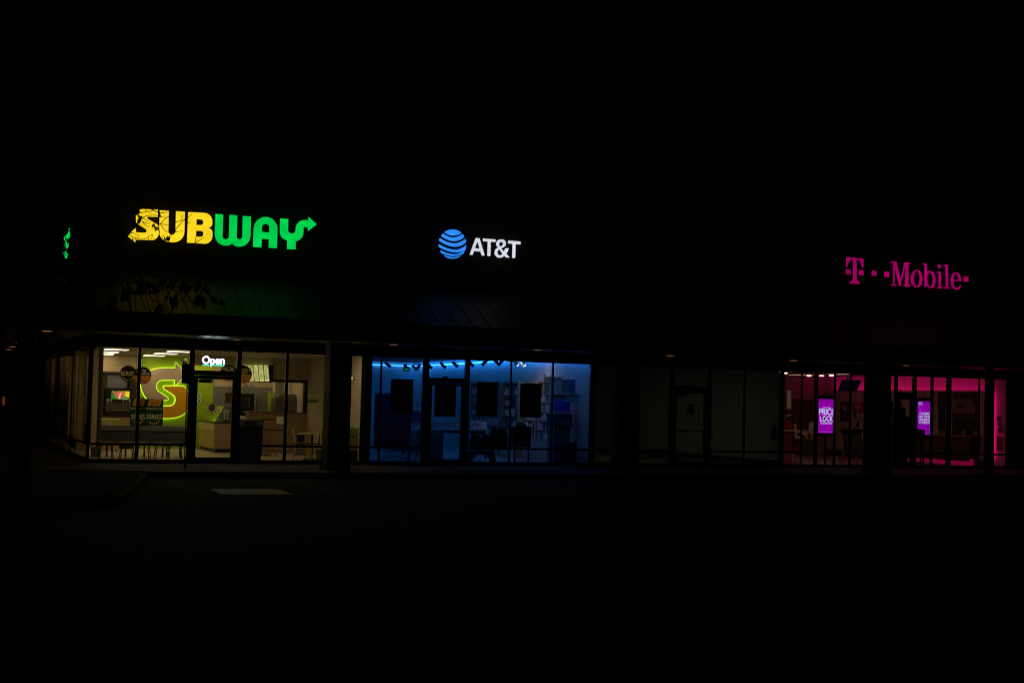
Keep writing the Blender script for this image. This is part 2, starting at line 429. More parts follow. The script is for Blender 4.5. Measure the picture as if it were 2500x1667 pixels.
# restaurant side glazing, going back
for k in range(4):
    ya = .12+k*4.6; yb = ya+4.6
    f = MB().box(x_c-.015, x_c+.015, ya, ya+.07, 0, HEAD+.069).box(x_c-.045, x_c+.045, ya+.07, yb, 0, SILL).box(x_c-.045, x_c+.045, ya+.07, yb, HEAD, HEAD+.069).box(x_c-.012, x_c+.012, ya+.07, yb, .435, .495)
    wn = f.build('window', m_frame, BLD)
    MB().box(x_c-.004, x_c+.004, ya+.07, yb, SILL, .435).box(x_c-.004, x_c+.004, ya+.07, yb, .495, HEAD).build('pane', m_glass, wn)
MB().box(x_c-.06, x_c+.06, 18.52, 23.8, 0, HEAD+.069).build('side_wall', m_stucco, BLD)
# pier between restaurant and blue store, brown-lit
MB().box(xg(886), xg(899), -.1, .07, 0, HEAD+.07).build('pier', m_frame_al, BLD)
# blue store
xs = [xg(904), xg(928.5), xg(1034)]
window(xs[0], xs[1], 'a'); window(xs[1], xs[2], 'a', right=.05)
door(xs[2]+.10, xg(1139)-.04, push=False, closer=False)
window(xg(1143), xg(1246), 'a'); window(xg(1246), xg(1348), 'a'); window(xg(1348), xg(1441), 'a')
# vacant shop
window(xg(1452), xg(1520), 'v', m=m_frame); window(xg(1520), xg(1635), 'v')
door(xg(1635)+.09, xg(1731)-.05, mid=True, push=False)
window(xg(1732)+.03, xg(1817), 'v'); window(xg(1817), xg(1904), 'v')
# pink store, smaller frames
window(xg(1911), xg(1957), 't', left=.04, right=.012); window(xg(1957), xg(1992), 't', rail=False, right=.06); window(xg(1992), xg(2038), 't', rail=False, left=.06, right=.035)
window(xg(2038), xg(2076), 't', rail=False, left=.035, right=.035); window(xg(2076), xg(2120), 't', rail=False, left=.035)
window(xg(2120), xg(2184), 't', rail=False)
door(xg(2184)+.06, xg(2232)-.03, push=False, closer=False)
window(xg(2236), xg(2275), 't', right=.05); window(xg(2275), xg(2316), 't', left=.05, right=.09); window(xg(2316), xg(2390), 't', left=.09, right=.03); window(xg(2390), xg(2458), 't')
MB().box(xg(2460), XE-.2, -.05, .05, 0, HEAD+.069).build('front_wall', m_stucco, BLD)
MB().box(xg(1443), xg(1450), -.06, .06, 0, HEAD+.07).build('pier', m_frame, BLD)

# ---------------------------------------------------------------- arcade lamps
m_lamp = glow('amber_lamp', (1, .42, .16), .62)
m_trim = mat('lamp_trim', (.25, .2, .16), .5)
def soffit_lamp(x, y, label):
    t = thing('soffit_lamp', label, 'ceiling lamp', (x, y, SOF), 'round amber lamps in the arcade ceiling')
    MB().lathe([(.165, SOF-.002), (.16, SOF-.02), (.13, SOF-.024), (.128, SOF-.004)], x, y, 24).build('trim_ring', m_trim, t)
    MB().lathe([(.124, SOF-.006), (.118, SOF-.022), (.05, SOF-.027)], x, y, 20).build('lens', m_lamp, t)
    return t
L0 = soffit_lamp(7.09, -1.1, 'amber ceiling lamp above and right of the glowing white Open sign')
for px, py, lb in ((115, 808, 'amber ceiling lamp at the corner above the dark vertical blinds'), (961, 841, 'amber ceiling lamp above the left windows of the blue-lit store'),
                   (1313, 854, 'amber ceiling lamp above the right windows of the blue-lit store'), (1637, 868, 'amber ceiling lamp above the door of the dark empty shop'),
                   (1938, 880, 'amber ceiling lamp above the left windows of the pink-lit store'), (2212, 892, 'faint amber ceiling lamp right of the last brick column'),
                   (48, 837, 'amber ceiling lamp on the side walkway, nearest of three beyond the tree trunk'), (30, 846, 'amber ceiling lamp on the side walkway, middle of three beyond the tree trunk'),
                   (22, 853, 'amber ceiling lamp on the side walkway, farthest of three beyond the tree trunk')):
    q = K(px, py, SOF-.02); dup(L0, (q.x, q.y, SOF), lb)

# ================================================================= LIT FASCIA SIGNS
m_yel = glow('yellow_acrylic', (1.0, .70, .018), .98, .13, 2.2)
m_grn = glow('green_acrylic', (.0, .62, .075), 1, .16, 2.2)
m_whl = glow('white_acrylic', (.66, .68, .76), 1, .12, 2.2)
m_blu = glow('blue_acrylic', (.03, .27, 1.0), 1, .25, 2.0)
m_mag = glow('magenta_acrylic', (.32, .0, .11), 1, .3, 2.5)
m_ret = mat('letter_return', (.02, .02, .02), .4)
YS = -1.52
def letter(loops, m, parent, Y=YS):
    l = shape(loops, Y, .02, 'letter', m, parent)
    shape([L for L in loops], Y+.022, .09, 'letter_case', m_ret, l)
    return l
f9 = Zm(290, 490, 8.711, YS); f8 = Zm(100, 460, 3.2667, YS)
SUBL = [
 (f9, 'y', [[(832, 192), (832, 345), (535, 337, 25), (855, 530, 110), (848, 845, 150), (352, 826), (355, 885), (163, 730), (365, 580), (365, 672), (705, 690, 42), (367, 470, 80), (367, 172, 150)]]),
 (f9, 'y', [[(872, 205), (1065, 212), (1053, 722, 76), (1207, 728, 76), (1218, 225), (1408, 235), (1390, 897, 225), (858, 868, 225)]]),
 (f9, 'y', [[(1478, 243), (1990, 268, 180), (1990, 540, 90), (1915, 580), (1994, 625, 90), (1990, 925, 160), (1452, 893)],
            [(1655, 393), (1800, 403, 55), (1797, 523, 55), (1650, 515)], [(1645, 638), (1800, 645, 55), (1800, 770, 55), (1642, 765)]]),
 (f8, 'g', [[(1392, 204), (1454, 209), (1447, 405, 26), (1500, 408, 26), (1504, 212), (1566, 216), (1560, 405, 24), (1606, 408, 24), (1611, 220), (1676, 224), (1669, 467, 88), (1555, 464, 35), (1526, 438), (1500, 457, 35), (1384, 455, 88)]]),
 (f8, 'g', [[(1692, 467), (1700, 224, 96), (1890, 232, 96), (1882, 478), (1817, 474), (1820, 405), (1762, 401), (1758, 471)], [(1763, 282, 27), (1823, 287, 27), (1822, 352), (1762, 347)]]),
 (f8, 'g', [[(1908, 240), (1973, 244), (1970, 358, 29), (2030, 363, 29), (2036, 248, 70), (2135, 254), (2135, 226), (2200, 288), (2130, 341), (2131, 311), (2095, 309, 8), (2092, 405, 75), (2032, 424), (2032, 487), (1963, 484), (1965, 414), (1905, 400, 70)]]),
]
sg = thing('illuminated_sign', 'yellow and green lit letter sign with arrow ends on the front fascia', 'sign', (6.7, YS, 5.4))
sub_world = []
for f, c, loops in SUBL:
    LL = [f(fillet(L)) for L in loops]; sub_world.append((c, LL)); letter(LL, m_yel if c == 'y' else m_grn, sg)
# the same sign again on the left flank wall (X = 3.1), read from far to near
sg2 = thing('illuminated_sign', 'second yellow and green letter sign on the left side wall, mostly hidden by branches', 'sign', (3.0, 1, 4.9))
allx = [p[0] for c, LL in sub_world for L in LL for p in L]; xa_, xb_ = min(allx), max(allx)
RS = Matrix.Translation((2.98, 0, -.62)) @ Matrix.Rotation(R(-90), 4, 'Z')
for c, LL in sub_world:
    # shift so the right end sits near the corner: x -> -y
    L2 = [[((p[0]-xb_)*.9+1.05, p[1]) for p in L] for L in LL]
    me = shape_mesh(L2, .02); l = MB().add(me, RS).build('letter', m_yel if c == 'y' else m_grn, sg2)
    me = shape_mesh(L2, .09); MB().add(me, RS @ Matrix.Translation((0, .022, 0))).build('letter_case', m_ret, l)

# blue globe and white letters
sa = thing('illuminated_sign', 'lit blue striped globe with white letters and ampersand', 'sign', (13.5, YS, 5.7))
fa = Zm(980, 500, 4.9, YS)
CX, CY, RX, RY = 612, 470, 165, 175
def q3(l, m_, r_, n=14):
    # smooth arc through left, middle, right
    out = []
    for k in range(n+1):
        t = k/n
        x = (1-t)*(1-2*t)*l[0]+4*t*(1-t)*m_[0]+t*(2*t-1)*r_[0]; y = (1-t)*(1-2*t)*l[1]+4*t*(1-t)*m_[1]+t*(2*t-1)*r_[1]
        out.append((x, y))
    return out
def rim(p, q, side):
    a0 = math.atan2((p[1]-CY)/RY, (p[0]-CX)/RX); a1 = math.atan2((q[1]-CY)/RY, (q[0]-CX)/RX)
    d = (a1-a0+math.pi) % (2*math.pi)-math.pi
    return [(CX+RX*math.cos(a0+d*k/5), CY+RY*math.sin(a0+d*k/5)) for k in range(1, 5)]
top = [(CX+RX*math.cos(R(a)), CY+RY*math.sin(R(a))) for a in range(-128, -49, 6)]
bands = [top+q3((712, 342), (612, 369), (520, 330))]
for l1, m1, r1, l2, m2, r2 in (((500, 343), (615, 392), (727, 350), (483, 378), (628, 434), (750, 388)), ((462, 400), (625, 461), (763, 408), (457, 432), (632, 502), (773, 450)),
                               ((448, 472), (635, 536), (776, 480), (452, 505), (635, 570), (768, 538)), ((470, 545), (632, 592), (762, 548), (492, 580), (628, 613), (745, 582))):
    bands.append(q3(l1, m1, r1)+rim(r1, r2, 1)+q3(r2, m2, l2)+rim(l2, l1, -1))
bands.append(q3((507, 602), (622, 626), (716, 608))+[(690, 628), (655, 641), (615, 646), (570, 641), (535, 625)])
gl = None
for L in bands:
    o = shape([fa(L)], YS, .02, 'globe_band' , m_blu, sa); shape([fa(L)], YS+.022, .09, 'band_case', m_ret, o)
for loops in ([[(890, 397, 5), (935, 400, 5), (998, 607, 5), (962, 605, 5), (947, 560), (869, 553), (853, 598, 5), (818, 597, 5)], [(912, 436), (880, 520), (937, 524)]],
              [[(977, 403, 4), (1128, 415, 4), (1127, 446, 4), (1069, 442), (1065, 613, 4), (1030, 611, 4), (1035, 440), (976, 435, 4)]],
              [[(1279, 428, 4), (1427, 440, 4), (1426, 474, 4), (1367, 470), (1362, 637, 4), (1327, 635, 4), (1333, 466), (1278, 462, 4)]]):
    letter([fa(fillet(L, 3)) for L in loops], m_whl, sa)
amp = [[(1252, 552), (1298, 628), (1256, 631), (1232, 606), (1205, 624), (1168, 628), (1133, 612), (1118, 580), (1124, 548), (1148, 522), (1160, 512), (1143, 485), (1143, 450), (1160, 424), (1196, 415), (1232, 427), (1250, 455), (1242, 490), (1215, 515), (1196, 525), (1226, 562), (1240, 548), (1251, 518), (1286, 521), (1272, 552), (1256, 580)][:0],
       fillet([(1286, 521, 3), (1272, 560, 30), (1254, 586), (1299, 632, 3), (1254, 630, 6), (1232, 608), (1205, 632, 30), (1150, 634, 50), (1112, 590, 45), (1125, 530, 40), (1160, 512, 6), (1134, 480, 25), (1140, 418, 50), (1246, 412, 48), (1256, 490, 50), (1192, 524, 4), (1230, 560), (1246, 520, 3)])]
h1 = fillet([(1172, 455, 20), (1190, 442, 20), (1216, 450, 18), (1218, 480, 18), (1182, 503, 4), (1170, 480, 15)])
h2 = fillet([(1176, 536, 4), (1212, 584), (1195, 603, 18), (1160, 603, 25), (1146, 570, 20), (1155, 545, 18)])
letter([fa(amp[1]), fa(h1), fa(h2)], m_whl, sa)

# magenta serif letters
st = thing('illuminated_sign', 'dim magenta serif letters with square dots on the right fascia', 'sign', (27.3, YS, 5.9))
ft = Zm(2020, 580, 5.6, YS)
TM = [
 [[(263, 268), (498, 290), (494, 412), (482, 410), (470, 370), (445, 325), (402, 298), (400, 560), (410, 592), (443, 615), (445, 634), (303, 625), (305, 606), (335, 598), (355, 570), (357, 295), (330, 298), (300, 325), (280, 365), (268, 402), (259, 400)]],
 [[(258, 433), (320, 436), (320, 504), (258, 500)]], [[(436, 445), (497, 450), (497, 518), (436, 513)]], [[(612, 455), (672, 456), (671, 526), (611, 522)]], [[(787, 467), (846, 468), (843, 541), (785, 535)]], [[(1877, 531), (1930, 533), (1928, 602), (1874, 600)]],
 [[(868, 325), (945, 328), (1003, 572), (1060, 338), (1140, 343), (1138, 358), (1110, 370), (1110, 640), (1142, 660), (1140, 672), (1042, 665), (1045, 652), (1070, 640), (1068, 378), (998, 663), (985, 660), (920, 385), (920, 635), (952, 652), (950, 662), (873, 656), (875, 642), (903, 630), (903, 350), (868, 338)]],
 [ell(1224, 561, 80, 121), ell(1224, 561, 41, 104)],
 [[(1310, 352), (1363, 356), (1363, 482), (1385, 462), (1412, 456), (1450, 475), (1475, 520), (1483, 575), (1475, 635), (1450, 678), (1412, 692), (1380, 680), (1358, 655), (1338, 683), (1332, 680), (1333, 378), (1310, 368)], [(1367, 510), (1385, 483), (1408, 478), (1430, 500), (1443, 545), (1444, 595), (1435, 645), (1412, 678), (1388, 665), (1367, 620)]],
 [[(1502, 466), (1556, 468), (1556, 672), (1582, 683), (1580, 695), (1503, 692), (1505, 680), (1523, 670), (1523, 490), (1500, 482)]],
 [ell(1533, 391, 25, 27, 14)],
 [[(1592, 370), (1650, 373), (1652, 675), (1680, 688), (1678, 698), (1597, 695), (1600, 683), (1625, 672), (1620, 395), (1592, 384)]],
 [[(1828, 598), (1725, 588), (1727, 640), (1745, 680), (1775, 695), (1800, 685), (1820, 650), (1826, 660), (1815, 695), (1790, 713), (1765, 714), (1730, 700), (1700, 655), (1690, 595), (1697, 530), (1720, 490), (1755, 473), (1790, 482), (1818, 515), (1830, 565)], [(1727, 574), (1793, 578), (1790, 535), (1775, 500), (1755, 492), (1737, 508), (1727, 545)]],
]
for loops in TM: letter([ft(L) for L in loops], m_mag, st)

# ================================================================= RESTAURANT (left)
m_green = mat('green_paint', (.30, .46, .015), .55, noise=.04, nscale=1)
m_greenL = glow('lime_led', (.70, 1.0, .03), 2.1)
m_grey = mat('grey_tile', (.17, .165, .17), .5)
m_cream = mat('cream_laminate', (.58, .53, .38), .4)
m_wood = wood_mat('light_wood', (.42, .29, .14), (.52, .37, .19), 3, 2)
m_woodd = wood_mat('brown_wood', (.40, .25, .11), (.50, .33, .15), 3, 2)
m_orange = mat('orange_panel', (.72, .36, .004), .6)
m_putty = mat('putty_panel', (.52, .42, .34), .6)
m_panel = glow('ceiling_panel_light', (1, .76, .38), 6.2)
m_vinyl = mat('lime_vinyl', (.28, .38, .03), .4)
m_bench0 = mat('post_paint', (.14, .13, .11), .6)
m_bench = mat('grey_laminate', (.26, .25, .22), .5)
m_darkgreen = mat('dark_green_print', (.012, .05, .03), .5)
m_print_w = mat('white_print', (.62, .58, .46), .6)
m_print_o = mat('orange_print', (.75, .36, .04), .6)
m_bread = mat('bread_print', (.55, .28, .09), .6, noise=.35, nscale=14)
m_meat = mat('meat_print', (.34, .09, .05), .6, noise=.7, nscale=30)
m_paper = mat('paper', (.6, .6, .52), .7)
YB = 8.5
MB().box(X0+.45, XS, YB+.02, YB+.14, .05, 2.93).box(X0+.45, X0+.55, YB+.14, 18.4, .05, 2.93).build('rear_wall', m_beige, BLD)
gx0, gx1 = T(334, 980, YB).x, T(519, 980, YB).x
MB().box(gx0, gx1, YB-.012, YB+.018, .05, 2.93).build('green_wall', m_green, BLD)
MB().box(gx1+.002, XS-.01, YB-.012, YB+.018, .05, T(560, 943, YB).z).build('grey_dado', m_grey, BLD)
MB().box(gx0-.03, gx0-.002, YB-.03, YB+.018, .05, 2.93).build('wall_trim', m_white, BLD)
# bulkhead over the servery and divider with hatch
bx0 = T(470, 880, 6.4).x; hx = T(666, 900, 6.2).x
MB().box(bx0, hx, 6.25, 7.2, T(560, 893, 6.25).z, 2.93).build('bulkhead', m_beige, BLD)
dz0, dz1 = T(700, 1008, 6.2).z, T(700, 928, 6.2).z
MB().box(hx, XS, 6.2, 6.34, dz1, 2.93).build('divider_wall', m_beige, BLD)
dx0 = T(606, 1050, 6.2).x
MB().box(dx0, XS, 6.2, 6.34, .05, dz0).build('divider_wall', m_woodd, BLD)
b = MB().box(hx-.1, XS-.02, 6.15, 6.38, dz1-.07, dz1+.01).box(XS-.1, XS-.02, 6.16, 6.37, dz0+.02, dz1-.07).box(dx0, XS-.02, 6.15, 6.4, dz0, dz0+.02)
b.build('hatch_frame', m_black, BLD)
MB().box(T(667, 960, 8.3).x, XS-.01, 8.3, 8.45, T(700, 972, 8.3).z, 2.9).build('kitchen_wall', m_white_wall, BLD)
MB().box(T(228, 980, 1.9).x, T(249, 980, 1.9).x, 1.9, 2.1, .05, 2.92).build('inner_post', m_bench0, BLD)
for (px, py, lb) in ((284, 852, 'white ceiling light panel front left behind the corner window'), (262, 858, 'white ceiling light panel, second back in the left row'), (252, 863, 'white ceiling light panel farthest back in the left row'),
                 (437, 857, 'large bright ceiling panel right above the arrow wall logo'), (404, 862, 'middle ceiling panel above the green wall'), (376, 867, 'far left ceiling panel touching the green wall')):
    q = K(px, py, 2.92)
    t = thing('ceiling_light', lb, 'ceiling light', (q.x, q.y, 2.92), 'square light panels in the restaurant ceiling')
    MB().box(q.x-.32, q.x+.32, q.y-.34, q.y+.34, 2.905, 2.928).build('frame', m_white, t)
    MB().box(q.x-.29, q.x+.29, q.y-.30, q.y+.30, 2.897, 2.9045).build('diffuser', m_panel, t)
for k, (x, y) in enumerate(((9.3, .25), (9.6, 7.4), (7.9, 7.9), (5.2, .25), (3.98, 13))):  # both front panels and the curtain panel are added to brighten the room
    t = thing('ceiling_light', ('unseen added fill panel just inside the glass above the slatted chair', 'ceiling panel over the kitchen behind the serving hatch', 'ceiling panel behind the bulkhead over the food counter', 'unseen added fill panel just inside the glass above the tall posters', 'unseen added fill panel lighting the pleated curtain from behind')[k], 'ceiling light', (x, y, 2.92), 'square light panels in the restaurant ceiling')
    w5 = (1.1, .5, .5, .5, .12)[k]; y5 = (.11, .26, .26, .11, 4)[k]
    MB().box(x-w5, x+w5, y-y5, y+y5, 2.905, 2.928).build('frame', m_white, t)
    MB().box(x-w5+.03, x+w5-.03, y-y5+.04, y+y5-.04, 2.897, 2.9045).build('diffuser', m_panel if k in (1, 2) else glow('fill_panel', (1, .75, .37), 13.0 if k == 0 else 8.0), t)

# S-shaped arrow logo standing off the green wall, rim-lit
lg = thing('wall_logo', 'big backlit S shape with arrow, putty and orange, on the green wall', 'wall logo', T(412, 1022, YB-.05))
fS = Zm(300, 860, 7.84, YB-.08)
WH = [(1225, 415), (1008, 635), (995, 632), (995, 530), (760, 530), (672, 563), (638, 650), (665, 735), (790, 820), (858, 872), (862, 905), (825, 915), (644, 915), (504, 910), (434, 860), (370, 740), (345, 620), (372, 500), (455, 400), (600, 322), (760, 298), (1000, 300), (1008, 195)]
def dens(L, n=4, sm=(3, 20)):
    out = []
    N = len(L)
    for i in range(N):
        p0, p1, p2, p3 = [Vector(L[(i+j-1) % N]) for j in range(4)]
        if sm[0] <= i < sm[1]:
            if i == 3 or i == 19: out.append(tuple(p1)); continue
            for k in range(n):
                t = k/n; out.append(tuple(.5*((2*p1)+(p2-p0)*t+(2*p0-5*p1+4*p2-p3)*t*t+(3*p1-p0-3*p2+p3)*t**3)))
        else: out.append(tuple(p1))
    return out
WHs = dens(WH)
ORp = [(2*822-p[0], 2*780-p[1]) for p in WHs]
for L, mm in ((WHs, m_putty), (ORp, m_orange)):
    W = fS(L)
    p = shape([W], YB-.10, .02, 'logo_panel', mm, lg)
    shape([outset(W, .013)], YB-.075, .02, 'rim_light', m_greenL, p)
b = MB().box(*[*(T(481, 966, 8.4).x, T(491, 966, 8.4).x)], 8.44, 8.485, T(486, 971, 8.4).z, T(486, 962, 8.4).z)
for py, lb in ((966.5, 'upper small white square thermostat on the green wall'), (978.5, 'lower small white square thermostat on the green wall')):
    q = T(486.5, py, 8.44); t = thing('thermostat', lb, 'thermostat', (q.x, 8.46, q.z))
    MB().rbox(q.x-.06, q.x+.06, 8.455, 8.487, q.z-.055, q.z+.055, .01, 'y').build('cover', m_white, t)
    MB().box(q.x-.032, q.x+.032, 8.45, 8.4548, q.z-.02, q.z+.028).build('display', m_dark, t)
x0, x1, z0, z1 = pxbox(493, 908, 522, 928, 8.4)
tag(MB().box(x0, x1, 8.43, 8.48, z0, z1).build('wall_plaque', mat('plaque_green', (.01, .14, .03), .5)), 'dark green plaque on the wall behind the door header', 'plaque')
x0, x1, z0, z1 = pxbox(449, 873, 456.5, 889, 8.4)
t = thing('wall_speaker', 'small black and white device high on the green wall right corner', 'speaker', ((x0+x1)/2, 8.4, z0))
MB().rbox(x0, x1, 8.34, 8.485, z0, z0+(z1-z0)*.48, .02, 'y').build('lower_case', m_black, t); MB().rbox(x0, x1, 8.36, 8.485, z0+(z1-z0)*.52, z1, .02, 'y').build('upper_case', m_white, t)

# soda fountain and its stand
x0, x1, z0, z1 = pxbox(257, 948, 320, 1014, 8.0)
t = thing('drinks_machine', 'drinks fountain with glowing food picture and row of dispensing levers', 'drinks machine', ((x0+x1)/2, 8.1, z0))
MB().rbox(x0, x1, 7.95, 8.45, z0+.08, z1, .03, 'y').build('cabinet', m_black, t)
sx0, sx1, sz0, sz1 = pxbox(272, 954.5, 316, 975, 7.93)
sc_ = MB().box(sx0, sx1, 7.935, 7.948, sz0, sz1).build('lit_panel', glow('panel_green', (.02, .20, .02), 1), t)
hw = sx1-sx0
MB().quad((sx0+.55*hw, 7.931, sz1), (sx1, 7.931, sz1), (sx1, 7.931, sz0+.06), (sx0+.75*hw, 7.931, sz0+.1)).build('picture_yellow', glow('panel_yellow', (.75, .62, .02), 1), sc_)
mk = [(sx0+.03, sz1-.01), (sx0+.25*hw, sz1-.03), (sx0+.42*hw, sz1), (sx0+.62*hw, sz1-.01), (sx0+.78*hw, sz1-.03), (sx0+.70*hw, sz0+.10), (sx0+.52*hw, sz0+.02), (sx0+.38*hw, sz0+.01), (sx0+.25*hw, sz0+.06)]
shape([spline(mk, 3)], 7.926, .003, 'picture_food', glow('panel_food', (.55, .13, .06), 1, .75, 22), sc_)
shape([spline([(sx0+.40*hw, sz0+.05), (sx0+.45*hw, sz0+.13), (sx0+.56*hw, sz1-.03), (sx0+.5*hw, sz0+.1), (sx0+.47*hw, sz0+.03)], 3)], 7.921, .003, 'picture_highlight', glow('panel_hi', (1, .7, .5), .9), sc_)
MB().box(sx0+.62*hw, sx1-.05, 7.927, 7.93, sz0+.02, sz0+.035).build('caption', glow('cap', (.7, .8, .6), .8), sc_)
MB().box(x0+.01, x1-.01, 7.92, 7.949, z0+.12, z0+.40).build('splash_panel', mat('dull_steel', (.12, .11, .10), .5, metal=.3), t)
for i in range(8):
    xx = x0+.06+i*(x1-x0-.12)/7
    if i == 4: continue
    v = MB().box(xx-.025, xx+.025, 7.86, 7.919, z0+.42, z0+.50).build('valve', (m_white, m_print_w, m_dark, m_dark, m_dark, m_vinyl, m_meat, m_white)[i], t)
    MB().tube([(xx, 7.88, z0+.419), (xx, 7.87, z0+.30)], .008, 6).build('lever', m_steel, v)
MB().box(x0-.0, x1, 7.80, 7.94, z0+.02, z0+.075).build('drip_tray', m_dark, t)
for q in (-1, 1): MB().box((x0+x1)/2+q*.3-.03, (x0+x1)/2+q*.3+.03, 7.96, 8.4, z0-.0, z0+.019).build('foot', m_dark, t)
c0 = T(245, 1020, 7.8).x
t = thing('drinks_counter', 'brown wooden cabinet carrying the drinks fountain', 'cabinet', ((c0+x1)/2, 8.1, .05))
MB().box(c0, x1+.1, 7.75, 8.45, .15, z0-.045).build('body', m_woodd, t); MB().box(c0-.02, x1+.12, 7.72, 8.46, z0-.044, z0-.002).build('worktop', m_dark, t)
MB().box(c0+.03, x1+.07, 7.8, 8.4, .05, .149).build('plinth', m_black, t)
MB().box((c0+x1)/2-.01, (c0+x1)/2+.01, 7.738, 7.749, .2, z0-.1).build('door_gap', m_black, t)
x0, x1, z0, z1 = pxbox(262, 912, 320, 947, 8.45)
MB().box(x0, x1, 8.46, 8.517, z0, z1).build('steel_panel', m_steel, BLD)
x0, x1, z0, z1 = pxbox(246, 908, 333, 913, 8.2); MB().box(x0, x1, 8.0, 8.51, z0, z1).box(x1-.2, x1, 8.0, 8.51, 1.0, z0-.002).box(x0, x0+.08, 8.3, 8.51, .05, z0-.002).build('alcove_frame', mat('dark_brown', (.05, .035, .022), .5), BLD)
x0, x1, z0, z1 = pxbox(213, 912, 226, 1020, 7.9)
t = thing('cupboard', 'tall pale cupboard with gold handle at the far left', 'cupboard', ((x0+x1)/2, 8.1, .05))
MB().box(x0-.2, x1+.06, 7.8, 8.45, .05, z1).build('body', m_cream, t); MB().box((x0+x1)/2-.005, (x0+x1)/2+.005, 7.79, 7.799, .1, z1-.05).build('door_gap', m_black, t)
MB().tube([(x1-.0, 7.77, 1.1), (x1-.0, 7.77, 1.4)], .01).build('handle', m_orange, t)

# green-backed booth, half-height window bench
x0, x1, z0, z1 = pxbox(205, 1021, 293, 1038, 6)
t = thing('booth_seat', 'long booth seat with lime green back cushion near drinks fountain', 'booth', ((x0+x1)/2, 6.1, .05))
MB().rbox(x0-.2, x1, 6, 6.14, z0-.25, z1, .05, 'x').build('back_cushion', m_vinyl, t); MB().rbox(x0-.2, x1, 6.15, 6.65, .4, .52, .04, 'x').build('seat_cushion', m_vinyl, t)
MB().box(x0-.2, x1, 6.02, 6.6, .05, .399).build('base', m_woodd, t)
x0, x1, z0, z1 = pxbox(205, 1038, 456, 1082, 2.2); x0 = 3.82
t = thing('window_bench', 'long grey half-height bench back running along the left windows', 'bench', ((x0+x1)/2, 2.3, .05))
MB().rbox(x0, x1, 2.16, 2.26, z1-.15, z1, .012, 'x').build('top_rail', m_bench, t)
MB().box(x0, x1, 2.19, 2.24, z1-.175, z1-.152).build('shadow_gap', m_black, t)
MB().box(x0, x1, 2.17, 2.25, z0, z1-.177).build('back_panel', mat('mid_grey_laminate', (.10, .098, .088), .55), t)
MB().rbox(x0, x1, 2.26, 2.7, z0-.04, z0+.03, .03, 'x').build('seat', m_black, t)
for i in range(6):
    xx = x0+.12+i*(x1-x0-.24)/5; MB().box(xx-.02, xx+.02, 2.3, 2.34, .05, z0-.041).build('leg', m_black, t)
t0 = thing('stool', 'low dark stool standing in front of the window bench, leftmost', 'stool', (4.25, .95, .05), 'low stools in front of the window bench')
MB().rbox(4.08, 4.42, .78, 1.12, .44, .49, .04).build('seat', m_dark, t0)
for i, (a, c) in enumerate(((-1, -1), (1, -1), (1, 1), (-1, 1))): MB().tube([(4.25+a*.13, 0.95+c*.13, .44), (4.25+a*.17, 0.95+c*.17, .05)], .014, 6).build('leg', m_dark, t0)
for (x, y, lb) in ((4.75, .8, 'low dark stool before the window bench, second from left'), (5.2, 1.1, 'low dark stool before the window bench, third from left'), (5.62, .8, 'low dark stool before the window bench, fourth from left'), (6.0, 1.1, 'low dark stool before the window bench, beside the door')):
    dup(t0, (x, y, .05), lb)
def slat_chair(x, y, rz, label, wood=m_wood):
    t = thing('dining_chair', label, 'chair', (0, 0, 0), 'slatted wooden dining chairs')
    MB().rbox(-.2, .2, -.2, .2, .43, .46, .03).build('seat', m_dark, t)
    for a in (-1, 1):
        MB().tube([(a*.18, -.18, .43), (a*.19, -.19, 0)], .016, 6).build('leg', wood, t)
        MB().tube([(a*.19, .22, 0), (a*.185, .18, .45), (a*.185, .26, .88)], .017, 6).build('leg', wood, t)
    bk = MB().rbox(-.2, .2, .245, .27, .82, .88, .02, 'y').box(-.18, .18, .20, .22, .5, .53)
    for k in range(5): xx = -.14+k*.07; bk.tube([(xx, .21, .52), (xx, .255, .83)], .012, 6)
    bk.build('backrest', wood, t)
    MB().box(-.18, .18, .17, .19, .22, .25).box(-.18, .18, -.19, -.17, .22, .25).build('stretcher', wood, t)
    t.location = (x, y, .05); t.rotation_euler = (0, 0, rz); return t
slat_chair(T(716, 1100, .85).x+.26, .95, R(78), 'yellow-lit slatted wooden chair seen edge-on by the right window', wood_mat('honey_wood', (.5, .33, .10), (.6, .42, .15)))
slat_chair(T(763, 1100, 1.0).x+.1, 1.15, R(-80), 'slatted wooden chair right of the small square table')
slat_chair(T(263, 1100, 4.2).x, 4.2, R(10), 'slatted chair behind the left end of the window bench')
x0 = T(758, 1054, 1.3).x
t = thing('dining_table', 'small square grey-topped table by the painted brick wall', 'table', (x0, 1.3, .05))
MB().rbox(x0-.3, x0+.3, 1.0, 1.6, .745, .775, .02).build('tabletop', m_putty, t); MB().tube([(x0+.05, 1.3, .745), (x0+.05, 1.3, .08)], .03, 10).build('pedestal', m_dark, t)
MB().box(x0-.2, x0+.3, 1.26, 1.34, .05, .079).box(x0+.01, x0+.09, 1.05, 1.55, .052, .081).build('base', m_dark, t)
# waste unit near the front
x0, x1, z0, z1 = pxbox(583, 1023, 638, 1126, .55)
t = thing('waste_cabinet', 'large dark waste cabinet with grey top band, right of the door', 'waste cabinet', ((x0+x1)/2, .8, .05))
MB().box(x0, x1, .55, 1.1, .05, z1-.19).build('body', m_black, t); MB().box(x0-.01, x1+.01, .54, 1.11, z1-.187, z1).build('top_band', mat('warm_grey', (.16, .145, .12), .5), t)
MB().box(x0+.12, x1-.12, .53, .539, z1-.14, z1-.05).build('slot', m_dark, t)
